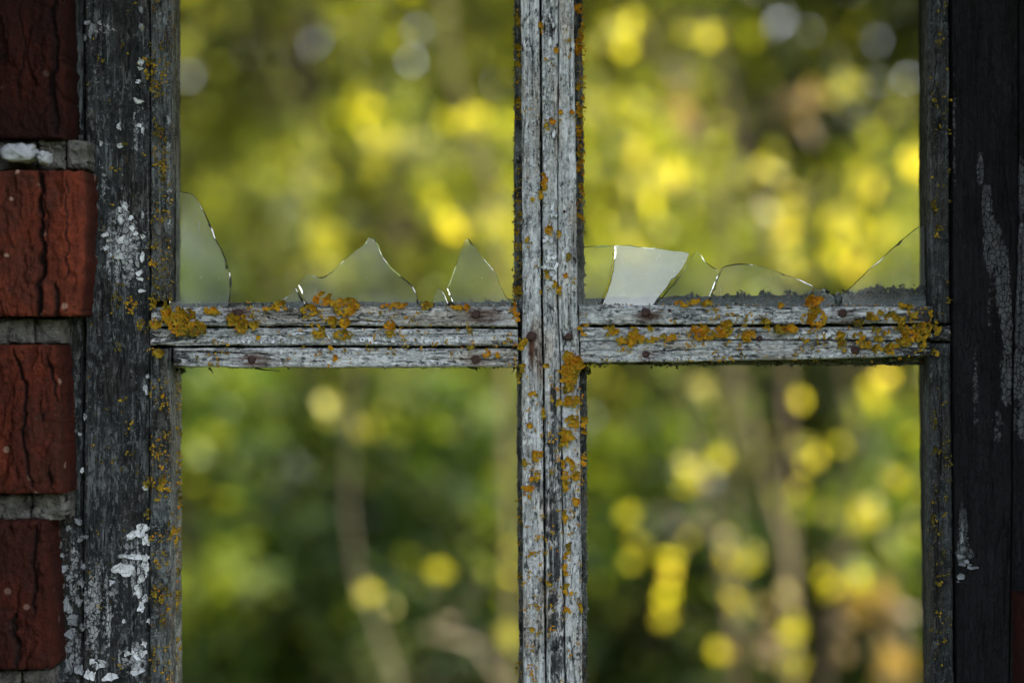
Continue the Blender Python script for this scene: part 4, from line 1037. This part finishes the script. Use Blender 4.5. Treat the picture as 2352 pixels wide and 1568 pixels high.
def leaves(points, size, rg, tint, face=0.0):
    """folded leaves at the points; face biases the blades toward the window"""
    n = len(points)
    d = rg.normal(size=(n, 3))
    d[:, 2] -= 0.35
    d /= np.linalg.norm(d, axis=1)[:, None]
    nr = rg.normal(size=(n, 3)) * np.array([1, 1, 0.9])
    nr[:, 1] -= face * np.sign(rg.random(n) - 0.15) * 1.5
    u = np.cross(d, nr)
    u /= np.linalg.norm(u, axis=1)[:, None] + 1e-9
    nn = np.cross(u, d)
    s = size * (0.65 + 0.7 * rg.random(n))[:, None]
    p = np.asarray(points)
    w = 0.36
    q = [p - d * s * .5, p + u * s * w + nn * s * .10, p + d * s * .5, p - u * s * w + nn * s * .10, p + d * s * .05 - nn * s * 0.02]
    V = np.stack(q, 1).reshape(-1, 3)
    b = np.arange(n)[:, None] * 5
    F = np.concatenate([b + np.array([[0, 1, 4]]), b + np.array([[1, 2, 4]]), b + np.array([[2, 3, 4]]), b + np.array([[3, 0, 4]])])
    return V, F, np.repeat(tint, 5)

def tube(pts, rads, n=7):
    V, F = [], []
    P_ = [Vector(p) for p in pts]
    for i, p in enumerate(P_):
        d = (P_[min(i + 1, len(P_) - 1)] - P_[max(i - 1, 0)]).normalized()
        a = d.cross(Vector((0.3, 1, 0.1))).normalized()
        b = d.cross(a)
        for k in range(n):
            t = 6.2832 * k / n
            V.append(tuple(p + (a * math.cos(t) + b * math.sin(t)) * rads[i]))
    for i in range(len(P_) - 1):
        for k in range(n):
            F.append((i * n + k, i * n + (k + 1) % n, (i + 1) * n + (k + 1) % n, (i + 1) * n + k))
    return V, F

def plant(name, cat, label, base, height, rad, n_leaf, size, mat, bark, seed, tint=(0.5, 0.2), zlo=0.15, n_clump=26, spread=0.16, group=None, face=0.0, gaps=True, trunk_r=0.04):
    rg = np.random.default_rng(seed)
    root = empty(name, (base[0], base[1], 0), label, cat, group)
    # trunk and limbs
    V, F = [], []
    def add(t):
        b = len(V)
        V.extend(t[0])
        F.extend([tuple(b + q for q in f) for f in t[1]])
    top = Vector((base[0] + rg.normal() * rad * .15, base[1] + rg.normal() * rad * .15, height * 0.92))
    spine = []
    for k in range(7):
        u = k / 6
        spine.append((base[0] + (top.x - base[0]) * u + rg.normal() * .03 * height * .2, base[1] + (top.y - base[1]) * u + rg.normal() * .02, -0.06 + (top.z + 0.06) * u))
    add(tube(spine, [trunk_r * (1 - 0.85 * k / 6) for k in range(7)]))
    cl = []
    for k in range(n_clump):
        u = zlo + (1 - zlo) * rg.random() ** 0.85
        prof = math.sin(math.pi * min(1, (u - zlo * .6) / (1 - zlo * .6)) ** 0.8) ** 0.6
        a = rg.random() * 6.2832
        r = rad * prof * math.sqrt(rg.random())
        c = (base[0] + r * math.cos(a), base[1] + r * math.sin(a), height * u)
        cl.append((c, rg.normal() * tint[1]))
        if k % 2 == 0:
            i = min(5, max(1, int(u * 5)))
            s0 = Vector(spine[i])
            mid = s0.lerp(Vector(c), .5) + Vector((0, 0, .05 * height * .2))
            add(tube([s0, mid, c], [trunk_r * .35, trunk_r * .22, trunk_r * .06], 5))
    mesh_obj('trunk', V, F, bark, root)
    which = rg.integers(0, n_clump, n_leaf)
    C = np.array([c for c, _ in cl])[which]
    tt = np.array([t for _, t in cl])[which]
    p = C + rg.normal(size=(n_leaf, 3)) * rad * spread * np.array([1, 1, .85])
    p[:, 2] = np.maximum(p[:, 2], 0.03)
    keep = np.ones(n_leaf, bool)
    if gaps:
        X, Y = pix(p[:, 0], p[:, 1], p[:, 2])
        for gx, gy, gr in GAPS:
            keep &= (np.hypot(X - gx, Y - gy) > gr * 0.85) | (rg.random(n_leaf) < 0.18)
    p, tt = p[keep], tt[keep]
    tv = np.clip(tint[0] - 0.17 + tt + rg.normal(size=len(p)) * 0.10 + 0.60 * (rg.random(len(p)) < 0.11), 0, 1)
    Vl, Fl, Tl = leaves(p, size, rg, tv, face)
    mesh_obj('crown', Vl, Fl, mat, root, {'tint': Tl}, smooth=False)
    return root

def at(px, y):
    return (px - 1176) * K * (D + y) / D

# far row: dark trees that close the view
FAR = [('dark bushy tree at the far left of the thicket', 200, 10.2, 5.6), ('dark bushy tree behind the left pane', 620, 10.8, 5.2), ('dark tree behind the tall shoulder of the left pane', 1000, 10.0, 5.5), ('dark tree behind the central upright bar', 1330, 11.0, 5.4),
       ('dark tree behind the middle of the right pane', 1700, 10.3, 5.6), ('dark tree behind the right jamb of the window', 2080, 9.8, 6.0), ('dark tree at the far right end of the thicket', 2460, 10.6, 5.6), ('outlying dark tree beyond the left end of the thicket', -300, 10.4, 5.4), ('outlying dark tree beyond the right end of the thicket', 2900, 10.2, 5.5)]
for i, (lb, px, y, h) in enumerate(FAR):
    plant('tree', 'tree', lb, (at(px, y), y), h, 1.25, 6500, 0.15, M_leaf_dark if i == 5 else M_leaf_olive, M_barkd, 7000 + i, (0.6 if i == 5 else .45, 0.25), 0.02, 60, 0.22, 'dark trees at the back of the thicket', trunk_r=0.09)  # tree at the right edge: darker leaves paint in edge falloff

# the wood behind everything: one mass
def far_woods():
    rg = np.random.default_rng(99)
    n = 62000
    p = np.stack([rg.uniform(-15, 15, n), rg.uniform(13.5, 16.5, n), 0.05 + 6.8 * rg.random(n)], -1)
    X, Y = pix(p[:, 0], p[:, 1], p[:, 2])
    dens = fbm(p[:, 0] / 0.7 + 40, p[:, 2] / 0.7, 9, 3)
    keep = dens > 0.30
    for gx, gy, gr in GAPS:
        keep &= (np.hypot(X - gx, Y - gy) > gr * 0.85) | (rg.random(n) < 0.18)
    p = p[keep]
    tv = np.clip((fbm(p[:, 0] / 0.9 + 11, p[:, 2] / 0.9, 19, 3) - 0.5) * 1.8 + 0.66 + rg.normal(size=len(p)) * 0.08, 0, 1)
    Vl, Fl, Tl = leaves(p, 0.24, rg, tv, 0.3)
    o = mesh_obj('far_woods', Vl, Fl, M_leaf_olive, None, {'tint': Tl}, smooth=False)
    o['kind'] = 'stuff'
far_woods()

# taller, lighter trees in front of the dark row
for i, (lb, px, y, h) in enumerate([('light green tree whose crown shows at the top of the left pane', 690, 8.4, 5.0), ('light green tree beside the top of the central bar', 1080, 8.8, 5.2), ('light green tree at the top of the right pane', 1480, 8.6, 5.0), ('thin light tree at the top left corner of the view', 380, 8.2, 4.8)]):
    plant('tree', 'tree', lb, (at(px, y), y), h, 0.8, 2600, 0.10, M_leaf_olive, M_barkd, 7050 + i, (0.72, 0.25), 0.42, 40, 0.2, 'light trees before the dark row', trunk_r=0.05)

# middle row: sunlit shrubs
MID = [('outlying olive shrub beyond the left jamb', 60, 6.0, 1.9, .7, .5, 'o'), ('outlying green shrub farther left than the others', -420, 6.4, 2.1, .8, .5, 'g'), ('outlying olive shrub beyond the right jamb', 2560, 5.8, 2.0, .7, .5, 'o'), ('outlying green shrub farther right than the others', 3000, 6.2, 2.2, .8, .5, 'g'), ('olive green shrub low behind the left jamb', 430, 6.2, 1.75, .62, .75, 'g'), ('green shrub in the upper left pane', 640, 6.6, 2.35, .6, .42, 'o'), ('tall yellow green shrub left of the central bar', 930, 6.0, 2.45, .62, .62, 'o'),
       ('yellow green shrub close behind the central bar', 1120, 5.6, 2.3, .5, .65, 'o'), ('low dark shrub at the bottom of the left pane', 640, 5.2, 1.25, .6, .45, 'g'), ('low green shrub under the arching twig', 1010, 4.9, 1.3, .5, .5, 'g'), ('small green shrub in the lower left corner', 440, 4.8, 1.45, .4, .6, 'g'), ('green bush right of the central bar', 1440, 6.3, 2.5, .7, .7, 'o'),
       ('bright yellowing shrub in the upper right pane', 1560, 5.6, 1.9, .6, .6, 'o'), ('tall yellowing shrub toward the right jamb', 1950, 5.9, 2.3, .65, .55, 'o'), ('leafy shrub beside the right jamb', 2150, 5.4, 2.0, .5, .62, 'o'), ('low green shrub under the right pane', 1480, 5.0, 1.25, .55, .45, 'g'), ('dark bush deep in the lower right of the thicket', 1800, 5.6, 1.45, .7, .3, 'd'), ('low green shrub in the bottom right corner', 2010, 4.9, 1.2, .42, .5, 'g')]
for i, (lb, px, y, h, r, tn, kd) in enumerate(MID):
    plant('shrub', 'shrub', lb, (at(px, y), y), h, r, 2300, 0.07, {'o': M_leaf_olive, 'd': M_leaf_dark, 'r': M_leaf_rust, 'g': M_leaf_green}[kd], M_barkd, 7100 + (i - 4 if i > 3 else 50 + i), (tn, 0.22), 0.05, 34, 0.19, 'shrubs in the sunlit thicket', trunk_r=0.03)

# unseen shrubs added behind the viewpoint so the glass mirrors dark leaves
for i, (lb, x, y, h) in enumerate([('unseen tall shrub behind the viewpoint, far left of its row', -3.4, -6.6, 3.3), ('unseen tall shrub behind the viewpoint, second from the left of its row', -1.2, -7.2, 3.5), ('unseen tall shrub behind the viewpoint, second from the right of its row', 1.0, -6.8, 3.3), ('unseen tall shrub behind the viewpoint, far right of its row', 3.2, -7.1, 3.5)]):
    plant('shrub', 'shrub', lb, (x, y), h, 1.25, 3800, 0.13, M_leaf_dark, M_barkd, 7200 + i, (0.5, 0.2), 0.03, 44, 0.21, 'unseen shrubs added on the near side of the wall', gaps=False, trunk_r=0.04)

# near saplings with bright single leaves
def sapling(label, stem_pts, y, r, spots, leaf, mat, bark, seed, tint=(.6, .15), n_extra=2, jitter=14, cat='sapling'):
    """stem and spots are given where they stand at depth y; the stem goes on down to the ground"""
    rg = np.random.default_rng(seed)
    pts = [tuple(W(a, b, y + 0.05 * k)) for k, (a, b) in enumerate(stem_pts)]
    low = min(pts, key=lambda q: q[2])
    pts = sorted(pts, key=lambda q: -q[2]) if pts[0][2] > pts[-1][2] else pts[::-1]
    d = Vector(pts[-1]) - Vector(pts[-2])
    foot = Vector(pts[-1]) + Vector((d.x * .6, d.y, 0))
    foot.z = -0.06
    mid = Vector(pts[-1]).lerp(foot, .5) + Vector((d.x * .15, 0, 0))
    allp = pts + [tuple(mid), tuple(foot)]
    root = empty('sapling', (foot.x, foot.y, 0), label, cat, None)
    V, F = tube(allp, [r * (0.45 + 0.55 * k / (len(allp) - 1)) for k in range(len(allp))], 9)
    twigs = []
    P_ = []
    for (sx, sy) in spots:
        yy = y + rg.normal() * 0.12
        c = W(sx, sy, yy)
        P_.append(c)
        for _ in range(rg.integers(0, n_extra + 1)):
            P_.append(W(sx + rg.normal() * jitter * 2, sy + rg.normal() * jitter * 2.4, yy + rg.normal() * .05))
        near = min(allp, key=lambda q: (q[0] - c[0]) ** 2 + (q[2] - c[2]) ** 2 + (0.3 if q[2] > c[2] + .1 else 0))
        t = tube([near, ((near[0] + c[0]) / 2, (near[1] + c[1]) / 2, (near[2] + c[2]) / 2 + .02), tuple(c)], [r * .16, r * .12, r * .05], 5)
        b = len(V)
        V += t[0]
        F += [tuple(b + q for q in f) for f in t[1]]
    mesh_obj('stem', V, F, bark, root)
    if len(P_):
        P_ = np.array(P_)
        tv = np.clip(tint[0] + rg.normal(size=len(P_)) * tint[1], 0, 1)
        Vl, Fl, Tl = leaves(P_, leaf, rg, tv, 1.0)
        mesh_obj('foliage', Vl, Fl, mat, root, {'tint': Tl}, smooth=False)
    return root
S4 = lambda l: [(1320.7 + .469 * a, 832.6 + .469 * b) for a, b in l]
S3 = lambda l: [(402 + .469 * a, 832.6 + .469 * b) for a, b in l]
S1 = lambda l: [(402 + .4395 * a, .4395 * b) for a, b in l]
S2 = lambda l: [(1320.7 + .4395 * a, .4395 * b) for a, b in l]
sapling('straight bare trunk leaning across the lower right pane', [(1640, 640), (1686, 847), (1729, 997), (1766, 1138), (1804, 1255)], 3.6, 0.017, [], .04, M_leaf_yellow, M_bark, 8001)
sapling('yellow leaved sapling filling the lower right pane', [(1560, 860), (1590, 1000), (1640, 1200), (1690, 1500)], 3.0, 0.010,
        S4([(620, 110), (530, 490), (590, 570), (570, 530), (740, 850), (720, 900), (870, 920), (850, 970), (1105, 180), (1115, 410), (1130, 500), (260, 740), (310, 880), (510, 930), (480, 960), (430, 1190), (760, 1160), (800, 1200), (700, 1410), (1070, 1270), (1090, 1450), (1100, 1500), (340, 900), (1060, 1320)]), .046, M_leaf_yellow, M_barkd, 8002, (.62, .16))
sapling('yellow leaved sapling close to the right jamb', [(1930, 800), (1960, 1000), (1950, 1250), (1900, 1500)], 3.2, 0.010,
        S4([(1480, 60), (1460, 150), (1440, 110), (1660, 350), (1550, 560), (1230, 730), (1440, 740), (1400, 760), (1660, 760), (1190, 1000), (1250, 1100), (1390, 1060), (1220, 1050), (1640, 820), (1300, 400), (1520, 60)]), .05, M_leaf_yellow, M_barkd, 8003, (.64, .2))
sapling('russet leaved sapling at the bottom right of the thicket', [(2020, 1180), (2060, 1380), (2080, 1560)], 3.4, 0.009, S4([(1560, 1450), (1540, 1400), (1600, 1490), (1380, 1250), (1420, 1200), (1340, 1290), (1500, 1350), (1400, 1120), (1580, 1230), (1620, 1520), (1480, 1500), (900, 1330), (950, 1370)]), .06, M_leaf_rust, M_barkd, 8004, (.6, .2), 3)
sapling('thin pale stem curving down the lower left pane', [(815, 840), (803, 1000), (801, 1161), (819, 1325), (852, 1395), (908, 1564)], 3.3, 0.0055, S3([(985, 350), (760, 200), (940, 1130), (980, 1120), (740, 180), (980, 330)]), .05, M_leaf_yellow, M_bark_pale, 8005, (.5, .15))
sapling('arching pale twig with yellow leaves low beside the central bar', [(974, 1447), (1015, 1428), (1049, 1428), (1091, 1480), (1152, 1564)], 2.8, 0.006, S3([(1295, 1020), (1290, 1010), (1640, 1320), (1640, 1040), (1650, 900), (1640, 1350)]), .048, M_leaf_yellow, M_bark_pale, 8006, (.68, .1), 0)
sapling('slanting pale stem in the upper left pane', [(1000, -120), (1017, 0), (1039, 176), (1105, 374), (1150, 500)], 3.8, 0.013, S1([(1070, 700), (1090, 780), (1040, 720), (1560, 610), (1590, 640), (960, 560), (1430, 1140), (1420, 1180), (1690, 1180), (760, 1250), (700, 900), (620, 870), (790, 1290), (1750, 700)]), .07, M_leaf_yellow, M_bark, 8007, (.42, .15), 4)
sapling('tall yellow sapling in the upper right pane', [(1640, 60), (1690, 300), (1760, 500), (1800, 700)], 3.8, 0.012,
        S2([(80, 540), (60, 560), (110, 600), (430, 900), (450, 960), (400, 940), (1020, 900), (1080, 1090), (1100, 1200), (1500, 880), (1480, 920), (1520, 960), (1760, 820), (1780, 860), (1630, 610), (1400, 430), (1430, 450), (600, 170), (640, 160), (290, 1280), (1390, 1130), (1420, 1180), (1110, 1300), (1130, 1380), (1450, 1380), (1480, 1330), (150, 200), (200, 150), (330, 110)]), .07, M_leaf_yellow, M_barkd, 8008, (.52, .18), 4)
sapling('leaning tan stem with dry leaves in the upper right pane', [(1470, 60), (1560, 200), (1600, 290), (1660, 420)], 4.2, 0.009, S2([(500, 480), (530, 520), (560, 560), (580, 640), (1250, 460), (1230, 520), (1190, 640)]), .07, M_leaf_rust, M_bark, 8009, (.7, .15), 3)

for o in list(SC.objects):
    if '_w' in o:
        del o['_w']
